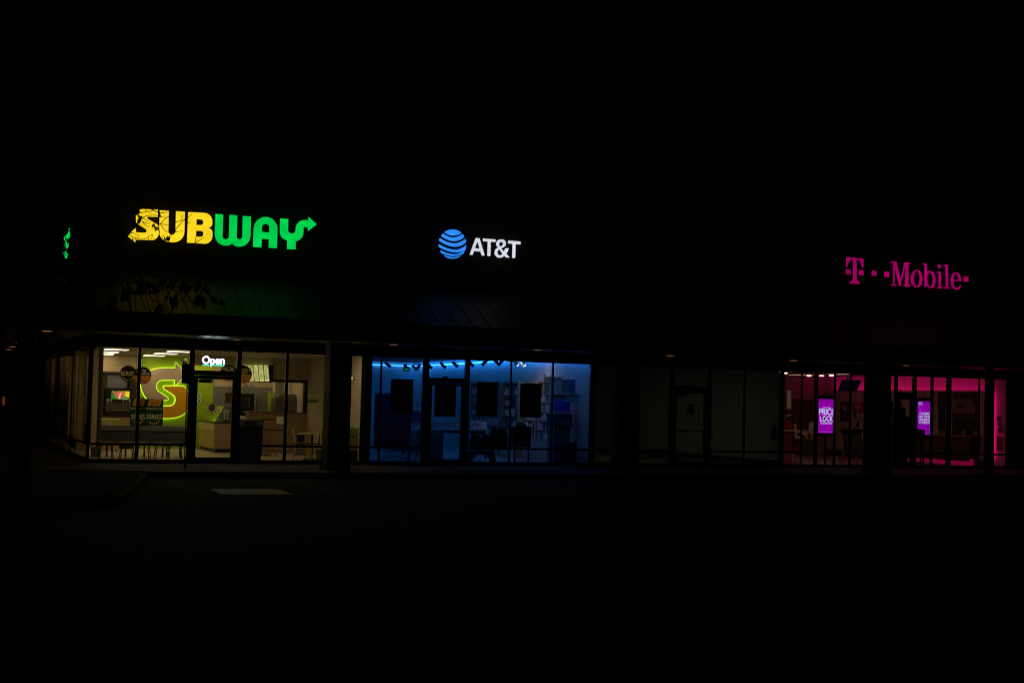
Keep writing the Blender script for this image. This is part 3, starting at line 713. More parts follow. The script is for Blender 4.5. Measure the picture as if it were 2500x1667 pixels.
# high table and high stools
t = thing('high_table', 'round dark high table top in front of the wood divider', 'table', (T(640, 1021, 4.2).x, 4.2, .05))
hx_, hz = t.location.x, T(640, 1022, 4.2).z
MB().lathe([(.33, hz-.03), (.34, hz-.015), (.33, hz)], hx_, 4.2, 24).build('tabletop', m_dark, t); MB().tube([(hx_, 4.2, hz-.031), (hx_, 4.2, .08)], .035, 10).build('pedestal', m_dark, t); MB().lathe([(.26, .05), (.25, .075), (.05, .09)], hx_, 4.2, 20).build('base', m_dark, t)
def high_stool(x, y, rz, label):
    t = thing('bar_stool', label, 'stool', (0, 0, 0), 'high stools with white backs')
    MB().rbox(-.19, .19, -.19, .19, .74, .775, .04).build('seat', m_dark, t)
    MB().rbox(-.17, .17, .19, .215, .93, 1.13, .03, 'y').build('backrest', m_white, t)
    MB().tube([(-.1, .19, .74), (-.1, .205, .94)], .011, 6).tube([(.1, .19, .74), (.1, .205, .94)], .011, 6).build('back_support', m_steel, t)
    for a in (-1, 1):
        for c in (-1, 1): MB().tube([(a*.16, c*.16, .74), (a*.20, c*.20, 0)], .013, 6).build('leg', m_steel, t)
    MB().tube([(-.19, -.19, .25), (.19, -.19, .25), (.19, .19, .25), (-.19, .19, .25), (-.19, -.19, .25)], .009, 6).build('footrest', m_steel, t)
    t.location = (x, y, .05); t.rotation_euler = (0, 0, rz); return t
high_stool(T(668, 1060, 3.2).x, 3.2, R(-70), 'high stool with white back standing clear in front of the wood divider')
high_stool(T(594, 1020, 3.4).x, 3.5, R(8), 'high stool whose white back shows above the waste cabinet')
x0, x1, z0, z1 = pxbox(722, 1058, 745, 1078, 4.5)
t = thing('waste_bin', 'small grey bin with dark flap below the wood divider', 'bin', ((x0+x1)/2, 4.6, .05))
MB().rbox(x0, x1, 4.5, 4.8, .05, z1, .03, 'z').build('body', m_galv, t); MB().box(x0+.04, x1-.04, 4.488, 4.498, z0, z1-.04).build('flap', m_black, t)

# food counter with sneeze guard
ca, cb_, cy0, cy1 = 7.86, 8.80, 5.65, 8.3
t = thing('food_counter', 'L-shaped food counter, cream and wood front, behind the door', 'counter', (8.3, 6.9, .05))
MB().box(ca, cb_, cy0, cy0+.6, .17, .92).build('front_panel', m_wood, t)
MB().box(ca-.004, ca+.5, cy0+.02, cy1, .17, .70).build('side_panel', wood_mat('yellow_wood', (.42, .33, .10), (.5, .40, .14)), t)
MB().box(ca-.012, ca+.5, cy0+.025, cy1, .715, .92).build('side_band', m_cream, t)
MB().box(ca-.013, ca+.5, cy0+.025, cy1, .701, .714).build('green_line', m_green, t)
MB().box(ca+.06, cb_-.02, cy0+.06, cy1-.05, .05, .169).build('plinth', m_black, t)
MB().box(ca-.03, cb_+.02, cy0-.03, cy0+.62, .921, .955).box(ca-.03, ca+.52, cy0+.62, cy1+.05, .921, .955).build('countertop', m_dark, t)
MB().box(ca+.2, ca+.5, cy0+.75, cy1, .956, 1.0).build('food_trays', m_vinyl, t)
g = MB(); g.quad((ca+.0, cy0+.05, .98), (ca+.0, cy1, .98), (ca+.28, cy1, 1.42), (ca+.28, cy0+.05, 1.42)); g.quad((ca+.0, cy0+.05, .98), (ca+.28, cy0+.05, 1.42), (ca+.55, cy0+.05, 1.42), (ca+.55, cy0+.05, .98))
g.build('sneeze_guard', glass_mat('guard_glass', 1.2, (.9, 1, .85)), t)
MB().tube([(ca, cy0+.05, .956), (ca+.28, cy0+.05, 1.42), (ca+.56, cy0+.05, 1.42)], .008, 6).tube([(ca+.28, cy0+.05, 1.42), (ca+.28, cy1, 1.42)], .008, 6).tube([(ca, cy1, .956), (ca+.28, cy1, 1.42)], .01, 6).build('guard_rail', m_steel, t)
MB().box(ca+.56, cb_-.0, cy0+.32, cy0+.36, .956, 1.14).build('green_riser', m_green, t)
x0, x1, z0, z1 = pxbox(507, 986, 527, 1003, cy0+.02)
t = thing('round_sticker', 'small dark round sticker on the glass guard of the counter', 'sticker', ((x0+x1)/2, cy0+.02, z0))
cx_, cz_ = (x0+x1)/2, (z0+z1)/2
shape([ell(cx_, cz_, .1, .1)], cy0+.012, .006, 'disc', mat('maroon_print', (.05, .02, .02), .5), t)
text('SERIES', cx_-.1, cx_+.1, cz_-.03, cz_+.035, cy0+.006, 'lettering', mat('dull_print', (.25, .22, .18), .6), t, bold=.01)
for px, lb in ((549.5, 'left white paper cup stack on the counter riser'), (556.5, 'right white paper cup stack with red base')):
    q = T(px, 1002, cy0+.25); t = thing('cup_stack', lb, 'cups', (q.x, q.y, 1.13))
    MB().lathe([(.03, .957), (.034, 1.18), (.042, 1.30), (.042, 1.31)], q.x, q.y, 14).build('cups', m_white, t)
    MB().lathe([(.045, .956), (.045, 1.02)], q.x, q.y, 14).build('sleeve', m_meat if px > 553 else m_dark, t)
x0, x1, z0, z1 = pxbox(549, 958, 569, 984, 6.6)
t = thing('notice_board', 'brown printed notice hanging behind the food counter', 'notice', ((x0+x1)/2, 6.6, z0))
MB().box(x0, x1, 6.58, 6.6, z0, z1).build('board', mat('brown_print', (.22, .13, .04), .6), t)
b = MB()
for i in range(7):
    zz = z1-.04-i*(z1-z0-.06)/7; b.box(x0+.03, x1-.03-random.random()*.08, 6.572, 6.576, zz-.008, zz)
b.build('text_lines', mat('brown_dark', (.07, .04, .015), .6), t)
MB().tube([((x0+x1)/2, 6.59, z1), ((x0+x1)/2, 6.59, T(560, 893, 6.25).z)], .003, 5).build('cord', m_dark, t)

# menu boards
m_menu = glow('menu_light', (.42, .44, .14), 1.1, .35, 9)
t = thing('menu_board', 'row of five tilted backlit menu panels over the kitchen hatch', 'menu board', T(628, 932, 6.0))
for i in range(5):
    xa, xb = 596+i*12.6, 605.5+i*12.6
    a, b_, c, d = T(xa-2.0, 891, 6.1), T(xb-2.0, 891.5, 6.1), T(xb+1.6, 930.5, 5.95), T(xa+1.6, 931, 5.95)
    p = MB(); th = Vector((0, .03, 0)); p.v = [a, b_, c, d, a+th, b_+th, c+th, d+th]
    p.f = [(0, 1, 2, 3), (7, 6, 5, 4), (0, 4, 5, 1), (1, 5, 6, 2), (2, 6, 7, 3), (3, 7, 4, 0)]
    pn = p.build('menu_panel', m_menu, t)
    ln = MB()
    for k in range(9):
        s0 = (k+.7)/10; q0 = a.lerp(d, s0); q1 = b_.lerp(c, s0); e = Vector((0, -.004, 0)); dd = (d-a).normalized()*.012
        s2 = q0.lerp(q1, .12)+e; s3 = q0.lerp(q1, .5+.4*random.random())+e; ln.quad(s2, s3, s3+dd, s2+dd)
    ln.build('menu_lines', mat('menu_ink', (.10, .12, .05), .7), pn)
a, c = T(655, 890, 6.14), T(666, 933, 6.14)
MB().box(T(590, 890, 6.14).x, c.x, 6.14, 6.19, T(628, 933, 6.14).z, T(628, 930, 6.14).z).box(a.x+.03, c.x, 6.14, 6.19, T(660, 929, 6.14).z, T(660, 891, 6.14).z).build('frame', m_black, t)
for px in (600, 615): 
    q = T(px, 937, 6.05); tag(MB().quad((q.x-.055, 6.05, q.z), (q.x+.055, 6.05, q.z), (q.x+.07, 6.02, q.z-.2), (q.x-.04, 6.02, q.z-.2)).quad((q.x-.055, 6.052, q.z), (q.x+.055, 6.052, q.z), (q.x+.07, 6.022, q.z-.2), (q.x-.04, 6.022, q.z-.2)).build('paper_sheet', m_paper), 'left pale sheet hanging under the menu panels' if px == 600 else 'right pale sheet hanging under the menu panels', 'paper')
# kitchen things seen through the hatch
def kx(px, Y=7.6): return T(px, 980, Y).x
def kz(py, px=660, Y=7.6): return T(px, py, Y).z
t = thing('bread_oven', 'black upright oven with glass door behind the counter', 'oven', (kx(602), 7.6, .05))
MB().rbox(kx(583), kx(619), 7.5, 8.2, .9, kz(962), .02, 'y').build('body', m_black, t); MB().box(kx(586), kx(604), 7.485, 7.499, kz(998), kz(970)).build('door_glass', m_dark, t)
MB().tube([(kx(606), 7.46, kz(995)), (kx(606), 7.46, kz(972))], .012).build('handle', m_steel, t); MB().box(kx(584), kx(618), 7.55, 8.1, .05, .899).build('stand', m_steel, t)
t = thing('wire_rack', 'steel wire rack with trays beside the black oven', 'rack', (kx(628), 7.9, .05))
for px in (620, 640):
    for y in (7.8, 8.2): MB().tube([(kx(px), y, .05), (kx(px), y, kz(958))], .012, 6).build('post', m_steel, t)
for z in (kz(1000), kz(992), kz(984), kz(975), kz(966)): MB().box(kx(620)+.014, kx(640)-.014, 7.8, 8.2, z-.01, z).build('shelf', m_steel, t)
for i, (px, py0, py1, r, lb) in enumerate(((625, 978, 998, .05, 'black-topped steel urn on the hatch counter, left'), (635, 976, 1000, .07, 'tall steel urn on the hatch counter'), (664, 990, 1003, .05, 'short steel container on the hatch counter, right'))):
    x = kx(px, 6.9); z0, z1 = kz(py1, px, 6.9), kz(py0, px, 6.9)
    t = thing('steel_urn', lb, 'urn', (x, 6.9, dz0)); MB().lathe([(r, dz0+.03), (r, z1-.04), (r*.8, z1)], x, 6.9, 16).build('body', m_steel, t); MB().lathe([(r*.5, z1+.001), (r*.5, z1+.03)], x, 6.9, 12).build('lid', m_black, t)
MB_ = MB().box(kx(600, 6.9), kx(745, 6.9), 6.6, 7.2, dz0-.02, dz0+.025).box(kx(600, 6.9)+.05, kx(745, 6.9), 6.65, 7.15, .05, dz0-.021)
tag(MB_.build('prep_table', m_steel), 'steel preparation table behind the hatch', 'table')
x0, x1 = kx(655, 8.1), kx(669, 8.1)
tag(MB().box(x0, x1, 8.1, 8.28, .05, kz(955, 660, 8.1)).build('green_cabinet', m_green), 'narrow lime green cabinet seen through the hatch', 'cabinet')
t = thing('steel_fridge', 'wide low steel refrigerator seen through the hatch', 'refrigerator', (kx(700, 7.6), 7.8, .05))
MB().rbox(kx(671), kx(735), 7.5, 8.25, .15, kz(971, 700), .02, 'y').build('body', mat('brushed_steel', (.16, .15, .135), .45, metal=.5, noise=.1), t); MB().box(kx(700)-.01, kx(700)+.01, 7.49, 7.499, .2, kz(974, 700)).build('door_gap', m_black, t)
MB().tube([(kx(704), 7.45, kz(1000)), (kx(704), 7.45, kz(980))], .012).build('handle', m_steel, t)
MB().rbox(kx(680), kx(722), 7.55, 8.2, kz(970.8, 700), kz(962, 700), .03, 'y').build('hood', m_galv, t)
for i in range(6):
    zz = kz(958, 680, 6.9)+i*.055
    o = MB().rbox(kx(669, 6.9), kx(691, 6.9), 6.8, 7.1, zz, zz+.045, .01, 'y').build('tray', m_paper)
    tag(o, 'white tray in the stack hanging high in the hatch', 'tray', 'stack of white trays above the hatch counter')
o = MB().box(kx(655, 6.9), kx(694, 6.9), 6.75, 7.2, kz(960.5, 680, 6.9), kz(959, 680, 6.9)).tube([(kx(657, 6.9), 7.15, kz(959, 680, 6.9)), (kx(657, 6.9), 7.15, 2.9)], .012, 6).tube([(kx(692, 6.9), 7.15, kz(959, 680, 6.9)), (kx(692, 6.9), 7.15, 2.9)], .012, 6).build('hanging_shelf', m_steel)
tag(o, 'steel shelf hung from the ceiling carrying white trays', 'shelf')
t = thing('sauce_bottle', 'slim dark bottle standing on the steel refrigerator', 'bottle', (kx(732), 7.7, kz(971, 700)))
MB().lathe([(.03, kz(971, 700)+.002), (.03, kz(961, 732)), (.012, kz(957, 732)), (.012, kz(955, 732))], kx(732), 7.7, 12).build('body', m_dark, t)

# right-hand painted brick wall: green script, framed picture, wall lamp, lime bench
def wallG(px, py, X=XS-.01): return G(px, py, X)
b = MB()
for i, px in enumerate((751.5, 754, 757, 760, 763, 766, 769, 772, 775)):
    a = wallG(px, 982 if i % 3 else 983.5); c = wallG(px, 974 if i % 2 else 976.5); b.box(XS-.02, XS-.002, a.y-.04, a.y+.05, a.z, c.z)
    if i % 3 == 1: b.box(XS-.019, XS-.003, a.y-.2, a.y-.04, a.z+.01, a.z+.04)
tag(b.build('wall_script', mat('script_green', (.01, .20, .05), .5)), 'green raised script word on the painted brick wall', 'wall lettering')
a, c = wallG(852, 993), wallG(860, 899)
t = thing('framed_picture', 'tall framed yellow picture on the brick wall right of the column', 'picture', (XS-.03, (a.y+c.y)/2, a.z))
MB().box(XS-.05, XS-.002, c.y, c.y+1.1, a.z, c.z).build('frame', m_orange, t); MB().box(XS-.056, XS-.0505, c.y+.05, c.y+1.05, a.z+.05, c.z-.05).build('picture', mat('yellow_art', (.55, .35, .03), .6, noise=.6, nscale=4), t)
q = wallG(864, 924)
t = thing('wall_lamp', 'small white wall lamp glowing on the brick wall right of the column', 'lamp', (XS-.1, q.y, q.z-.05))
MB().rbox(XS-.05, XS-.002, q.y-.04, q.y+.04, q.z-.04, q.z+.04, .01, 'x').build('bracket', m_steel, t); MB().tube([(XS-.051, q.y, q.z), (XS-.12, q.y, q.z+.01), (XS-.2, q.y, q.z+.02)], [.02, .028, .015], 10).build('shade', glow('lamp_white', (.75, .68, .5), 1.0), t)
x1 = T(872, 1050, .6).x; z1, z0 = T(860, 1041, .6).z, T(860, 1067, .6).z
t = thing('booth_seat', 'lime green cushioned booth end showing right of the brick column', 'booth', (x1-.5, .6, .05))
MB().rbox(x1-1.0, x1, .5, .64, z0, z1, .05, 'x').build('back_cushion', m_vinyl, t); MB().box(x1-1.0, x1+.02, .48, .66, .35, z0-.002).build('base', m_woodd, t); MB().rbox(x1-1.0, x1, .66, 1.1, .36, .45, .03, 'x').build('seat_cushion', m_vinyl, t); MB().box(x1-1.0, x1, .5, 1.05, .05, .349).build('plinth', m_dark, t)

# posters hanging behind the glass: thin printed card, letters let into the sheet so that the room light comes through
def card(name, col, tr=.75):
    m = bpy.data.materials.new(name); m.use_nodes = True
    n = m.node_tree; n.nodes.clear()
    o = n.nodes.new('ShaderNodeOutputMaterial'); mx = n.nodes.new('ShaderNodeMixShader'); d = n.nodes.new('ShaderNodeBsdfDiffuse'); t = n.nodes.new('ShaderNodeBsdfTranslucent')
    mx.inputs[0].default_value = tr
    for q in (d, t): q.inputs[0].default_value = (*col, 1)
    n.links.new(d.outputs[0], mx.inputs[1]); n.links.new(t.outputs[0], mx.inputs[2]); n.links.new(mx.outputs[0], o.inputs[0])
    return m
def card_noise(name, a, b_, sc):
    m = card(name, a); n = m.node_tree
    tc = n.nodes.new('ShaderNodeTexCoord'); ns = n.nodes.new('ShaderNodeTexNoise'); ns.inputs['Scale'].default_value = sc
    cr = n.nodes.new('ShaderNodeValToRGB'); cr.color_ramp.elements[0].color = (*a, 1); cr.color_ramp.elements[1].color = (*b_, 1); cr.color_ramp.elements[0].position = .4; cr.color_ramp.elements[1].position = .6
    n.links.new(tc.outputs['Object'], ns.inputs[0]); n.links.new(ns.outputs[0], cr.inputs[0])
    for q in n.nodes:
        if q.bl_idname in ('ShaderNodeBsdfDiffuse', 'ShaderNodeBsdfTranslucent'): n.links.new(cr.outputs[0], q.inputs[0])
    return m
c_green = card('card_green', (.015, .09, .045)); c_black = card('card_black', (.03, .035, .025)); c_white = card('card_white', (.95, .9, .75), .85); c_gold = card('card_gold', (.8, .55, .12)); c_orange = card('card_orange', (.95, .48, .06), .8)
c_bread = card_noise('card_bread', (.85, .42, .10), (.7, .30, .06), 12); c_meat = card_noise('card_meat', (.50, .12, .05), (.75, .42, .14), 26)
def text_loops(s, x0, x1, z0, z1, bold=0):
    me = text_mesh(s, x0, x1, z0, z1, 0, bold)
    use = {}
    for p in me.polygons:
        for k in p.edge_keys: use[k] = use.get(k, 0)+1
    nb = {}
    for (a, b), c in use.items():
        if c == 1: nb.setdefault(a, []).append(b); nb.setdefault(b, []).append(a)
    seen = set(); loops = []
    for v in nb:
        if v in seen or len(nb[v]) != 2: continue
        L = [v]; seen.add(v); cur = nb[v][0]
        while cur not in seen:
            seen.add(cur); L.append(cur)
            nx = [q for q in nb[cur] if q not in seen]
            if not nx: break
            cur = nx[0]
        if len(L) > 2: loops.append([(me.vertices[i].co.x, me.vertices[i].co.z) for i in L])
    return loops
def printed(t, base, m, inserts, Y, name='sheet'):
    """base sheet with each insert (name, material, loops) let into it"""
    LL = [base]
    for nm, mm, loops, solid in inserts: LL += solid
    shape(LL, Y, 0, name, m, t)
    for nm, mm, loops, solid in inserts: shape(loops, Y, 0, nm, mm, t)
def ins(nm, mm, loops, solid=None): return (nm, mm, loops, loops if solid is None else solid)
YP = .10
def disc_poster(px, py, pr, label, kind, words, arc=False, Y=YP):
    q = T(px, py, Y); e = T(px+pr, py, Y); r = e.x-q.x
    t = thing('round_poster', label, 'poster', (q.x, Y, q.z-r), 'round posters hung in the restaurant windows')
    I = []
    for w_, a, b, c, d, mm in words: I.append(ins('lettering', mm, text_loops(w_, q.x+a*r, q.x+b*r, q.z+c*r, q.z+d*r, .01)))
    if kind:
        lower = [(q.x+r*.985*math.cos(R(a)), q.z+r*.985*math.sin(R(a))) for a in range(182, 359, 4)]
        fil = spline([(q.x-r*.8, q.z-r*.45), (q.x-r*.3, q.z-r*.38), (q.x+r*.3, q.z-r*.42), (q.x+r*.78, q.z-r*.45), (q.x+r*.5, q.z-r*.8), (q.x, q.z-r*.92), (q.x-r*.5, q.z-r*.8)], 4)
        L = lower+[(q.x+r*.9, q.z-r*.0), (q.x, q.z+r*.04), (q.x-r*.9, q.z-r*.0)]
        I.append(('bread_picture', c_bread, [L, fil], [L])); I.append(('filling_picture', c_meat, [fil], []))
    if arc:
        L = [(q.x+r*.84*math.cos(R(a)), q.z+r*.84*math.sin(R(a))) for a in range(205, 336, 10)]+[(q.x+r*.72*math.cos(R(a)), q.z+r*.72*math.sin(R(a))) for a in range(335, 204, -10)]
        I.append(ins('arrow_arc', c_gold, [L]))
    printed(t, ell(q.x, q.z, r, r, 40), c_black, I, Y, 'disc')
    MB().tube([(q.x, Y+.003, q.z+r), (q.x, Y+.003, HEAD)], .0015, 4).build('cord', m_dark, t)
W_, O_ = c_white, c_orange
disc_poster(313, 912, 20.5, 'round black poster lettered SERIES in the left window', 0, [('SERIES', -.9, .85, -.24, .26, W_)], True, .12)
disc_poster(348, 916.5, 22, 'round poster lettered THE OUTLAW over a sandwich picture', 1, [('THE', -.1, .35, .4, .66, W_), ('OUTLAW', -.2, .85, .12, .34, W_), ('#', -.75, -.5, .3, .62, O_)])
disc_poster(558.5, 910.5, 20.5, 'round poster lettered #6 THE BOSS right of the Open sign', 1, [('#', -.66, -.48, .38, .62, O_), ('6', -.42, -.02, .12, .68, O_), ('THE', .08, .55, .42, .68, W_), ('BOSS', .05, .75, .1, .36, W_)])
disc_poster(593, 914, 22.5, 'round poster lettered SUPREME MEATS right of the door frame', 1, [('SUPREME', -.28, .85, .38, .62, W_), ('MEATS', -.22, .5, .08, .32, W_)])
def tall_poster(x0p, y0p, x1p, y1p, Y, label):
    x0, x1, z0, z1 = pxbox(x0p, y0p, x1p, y1p, Y); W, H = x1-x0, z1-z0; cx = (x0+x1)/2
    t = thing('window_poster', label, 'poster', (cx, Y, z0), 'tall posters in the restaurant window')
    fl = [(x0+W*.13, z1-H*.255), (x0+W*.82, z1-H*.255), (x0+W*.92, z1-H*.015), (x0+W*.22, z1-H*.015)]
    now = text_loops('NOW', x0+W*.26, x0+W*.76, z1-H*.215, z1-H*.115, .02); tr = text_loops('TRY THEM', x0+W*.32, x0+W*.80, z1-H*.09, z1-H*.05)
    cz = z0+H*.30; rr = W*.40
    arc = [(cx+rr*.9*math.cos(R(a)), cz+rr*.95*math.sin(R(a))) for a in range(215, 336, 10)]+[(cx+rr*.76*math.cos(R(a)), cz+rr*.78*math.sin(R(a))) for a in range(335, 214, -10)]
    ring_ = [(cx+rr*.9*math.cos(R(a)), cz+rr*1.1*math.sin(R(a))) for a in range(35, 146, 10)]+[(cx+rr*.84*math.cos(R(a)), cz+rr*1.03*math.sin(R(a))) for a in range(145, 34, -10)]
    printed(t, [(x0, z0), (x1, z0), (x1, z1), (x0, z1)], c_green,
        [('flash', c_orange, [fl]+now+tr, [fl]), ('flash_lettering', c_black, now+tr, []),
         ins('lettering', c_white, text_loops('INTRODUCING THE', x0+W*.06, x0+W*.95, z1-H*.39, z1-H*.325, .01)),
         ins('lettering', c_white, text_loops('SERIES', x0+W*.06, x0+W*.94, z0+H*.25, z0+H*.43, .01)),
         ins('arrow_arc', c_gold, [arc]), ins('badge_arc', card('card_dull', (.12, .2, .12)), [ring_])], Y)
tall_poster(354, 974, 398, 1039, .11, 'tall green poster reading NOW and SERIES, right of the mullion')
tall_poster(318, 973, 357, 1040, .16, 'tall green poster lettered SERIES, half behind the mullion')
x0, x1, z0, z1 = pxbox(341, 970, 356, 1000, .2)
tag(shape([spline([(x0, z0), (x0-.01, (z0+z1)/2), (x0+.03, z1-.03), (x0+.09, z1), (x1, z1-.08), (x1, z0+.1), (x1-.03, z0-.02)], 4)], .2, 0, 'food_cutout', c_meat, None), 'small reddish sandwich picture between the two tall posters', 'poster')
# Open sign
x0, x1, z0, z1 = pxbox(494, 870, 548, 893, .13); zt = z0+(z1-z0)*.22
m_open = glow('open_white', (.75, 1, 1), 14); m_openg = glow('open_green', (.06, .85, .45), 1.6)
t = thing('open_sign', 'glowing white Open sign with green underline above the door', 'sign', ((x0+x1)/2, .13, z0))
text('Open', x0, x1, z0-.01, z1, .12, 'lettering', m_open, t, bold=.004, depth=.02)
W = x1-x0
MB().box(x0+.01, x0+W*.33, .125, .14, z0+.002, z0+.03).box(x0+W*.45, x1-.01, .125, .14, z0+.002, z0+.03).build('underline', m_openg, t)
MB().box(x0-.02, x1+.02, .155, .175, z0-.01, z1+.01).build('backing', glass_mat('acrylic_backing', .3), t)
MB().tube([(x0+.1, .165, z1), (x0+.1, .165, HEAD)], .003, 5).tube([(x1-.1, .165, z1), (x1-.1, .165, HEAD)], .003, 5).build('cord', m_dark, t)

# deep-pleated curtain along the side glazing
YE = 18.0
bl = thing('pleated_curtain', 'dim pleated beige curtain hanging along the side glass of the corner shop', 'curtain', (3.95, 6, .3))
MB().box(3.86, 4.02, .5, YE+.2, 2.83, 2.926).build('headrail', m_white, bl)
cv = MB(); N = 420
for i in range(N+1):
    y = .5+i*(YE-.5)/N; ph = (y*1.0/(.62+.02*y)) % 1
    xx = 3.93+.10*(abs(2*ph-1)*2-1)*.8+.012*math.sin(y*41)
    cv.v += [Vector((xx, y, .36)), Vector((xx+.004*math.sin(y*23), y, 1.6)), Vector((xx, y, 2.83))]
for i in range(N): a = i*3; cv.f += [(a, a+3, a+4, a+1), (a+1, a+4, a+5, a+2)]
cc = card('painted_rib_cloth', (.75, .6, .35), .5); n = cc.node_tree
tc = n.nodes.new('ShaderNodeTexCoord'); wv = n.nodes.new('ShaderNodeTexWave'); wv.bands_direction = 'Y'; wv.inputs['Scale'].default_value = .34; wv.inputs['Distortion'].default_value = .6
cr = n.nodes.new('ShaderNodeValToRGB'); cr.color_ramp.elements[0].color = (.10, .08, .05, 1); cr.color_ramp.elements[1].color = (.72, .58, .34, 1); cr.color_ramp.elements[0].position = .45; cr.color_ramp.elements[1].position = .7  # pale and dark stripes paint the light and shade of the pleats
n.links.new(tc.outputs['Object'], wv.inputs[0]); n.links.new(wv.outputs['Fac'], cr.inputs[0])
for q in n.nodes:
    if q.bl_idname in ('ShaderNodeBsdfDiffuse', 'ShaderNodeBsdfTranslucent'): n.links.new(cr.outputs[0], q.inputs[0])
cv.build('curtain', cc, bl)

# ================================================================= BLUE-LIT STORE
def Gs(px, py, u=0):
    """on the slightly skewed right-hand wall, u metres in front of it"""
    d = ray(px, py); t = (XA-u-.0443*-.07-.0443*DIST+.0)/(d.x-.0443*d.y) if False else (XA-u-.0443*DIST)/(d.x-.0443*d.y)
    return cam_loc+d*t
AW = Matrix.Translation((XA-.02, 0, 0)) @ Matrix.Rotation(-math.atan(.0443), 4, 'Z')      # local: -x out of the wall, y along it
m_led = glow('blue_led', (.016, .26, 1.0), 12)
t = thing('led_strip', 'bright blue light strip at the top of the store walls, with added unseen lengths', 'light strip', (17.9, 9, 3.1))
MB().box(-.15, -.115, .3, 17.85, 3.10, 3.13, AW).build('side_strip', m_led, t); MB().box(XS+.3, XA+.6, 17.85, 17.88, 3.10, 3.125).build('rear_strip', glow('blue_led_rear', (.03, .28, 1.0), 6), t)
MB().box(XS+.14, XS+.18, .4, 17.8, 3.10, 3.135).build('added_left_strip', m_led, t); MB().box(XS+.3, XA-.3, .20, .24, 3.10, 3.135).build('added_front_strip', glow('blue_fill_led', (.016, .26, 1.0), 5), t)  # unseen lengths added to spread blue light and brighten the window displays
MB().box(XS+.12, XA+.9, 17.95, 18.1, .05, 3.24).build('rear_wall', m_blue_wall, BLD)
m_spot = mat('spotlight_black', (.01, .01, .012), .5)
def spot(x, y, z, rz, lit=False, label='', grp='spotlights on the blue store ceiling track'):
    t = thing('track_spotlight', label, 'spotlight', (0, 0, 0), grp)
    MB().tube([(0, 0, .24), (0, 0, .10)], .012, 6).build('stem', m_spot, t)
    b = MB().tube([(-.10, 0, .09), (.11, 0, -.07)], [.05, .058], 12)
    h = b.build('lamp_head', m_spot if not lit else m_white, t)
    if lit: MB().tube([(.111, 0, -.071), (.118, 0, -.077)], .05, 12).build('lens', glow('spot_lens', (1, .85, .7), 42), h)
    t.location = (x, y, z); t.rotation_euler = (0, 0, rz); return t
s0 = None
spx = [(947, 892), (992, 897), (1012, 899), (1021, 897), (1048, 894), (1081, 893), (1111, 891), (1149, 889), (1184, 886), (1213, 886), (1223, 886)]
ordn = ['first', 'second', 'third', 'fourth', 'fifth', 'sixth', 'seventh', 'eighth', 'ninth', 'tenth', 'eleventh']
for i, (px, py) in enumerate(spx):
    q = K(px, py, 2.98); lb = 'black ceiling spotlight before the blue strip, %s from the left' % ordn[i]
    rz = random.choice((-20, 10, 200, 170, 15))
    if s0 is None: s0 = spot(q.x, q.y, 2.99, R(rz), False, lb)
    else: dup(s0, (q.x, q.y, 2.99), lb, R(rz))
for i, (px, py) in enumerate(((1257, 885), (1274, 886))):
    q = K(px, py, 2.96); spot(q.x, q.y, 2.97, R(30), True, 'pale %s spotlight of the lit pair at the blue ceiling' % ('left', 'right')[i])
tr = MB()
qa, qb = K(1021, 893, 3.16), K(1230, 880, 3.16); tr.tube([qa, qb], .018, 6); tag(tr.build('ceiling_track', m_spot), 'black track on the blue ceiling carrying the spotlights', 'ceiling track')
x0, x1, z0, z1 = pxbox(984, 897, 1001, 906, 9)
t = thing('exit_sign', 'small dim green running-man style lit box under the blue strip', 'exit sign', ((x0+x1)/2, 9, z0))
t['label'] = 'small dim green lit exit box under the blue strip'
MB().box(x0, x1, 9, 9.05, z0, z1).build('case', mat('exit_case', (.05, .2, .16), .5), t)
text('EXIT', x0+.03, x1-.03, z0+.04, z1-.04, 8.99, 'lettering', glow('exit_green', (.02, .28, .10), .8), t, bold=.02)
MB().tube([((x0+x1)/2, 9.02, z1), ((x0+x1)/2, 9.02, 3.24)], .01, 5).build('stem', m_spot, t)
# window posters seen from their unlit side
m_board = mat('poster_back', (.006, .006, .008), .8)
def back_poster(c, label, Y=.09, mm=m_board):
    x0, x1, z0, z1 = pxbox(*c, Y); t = thing('window_poster', label, 'poster', ((x0+x1)/2, Y, z0), 'black poster boards in the blue store windows')
    MB().box(x0, x1, Y, Y+.012, z0, z1).build('board', mm, t)
    MB().box(x0, x1, Y-.008, Y-.001, z1-.02, z1).box(x0, x1, Y-.008, Y-.001, z0, z0+.02).build('rail', m_dark, t)
    MB().tube([(x0+.06, Y+.006, z1), (x0+.06, Y+.006, HEAD)], .0012, 4).tube([(x1-.06, Y+.006, z1), (x1-.06, Y+.006, HEAD)], .0012, 4).build('cord', m_steel, t)
back_poster((954, 925, 1008, 1011), 'black poster board left of the blue store door')
back_poster((1061, 940, 1113, 1017), 'black poster board hung on the blue store door')
m_nav = mat('navy_board', (.01, .014, .03), .7)
back_poster((1164, 932, 1215, 1015), 'very dark navy poster board right of the blue store door', .09, m_nav)
back_poster((1270, 937, 1321, 1019), 'black poster board in front of the accessory shelves')
x0, x1, z0, z1 = pxbox(1080, 918, 1092, 926.5, .03)
b = MB().box(x0, x0+(x1-x0)*.44, .012, .018, z0, z1).box(x0+(x1-x0)*.56, x1, .012, .018, z0, z1); tag(b.build('transom_numbers', m_black), 'two small black squares stuck on the glass over the blue store door', 'sticker')
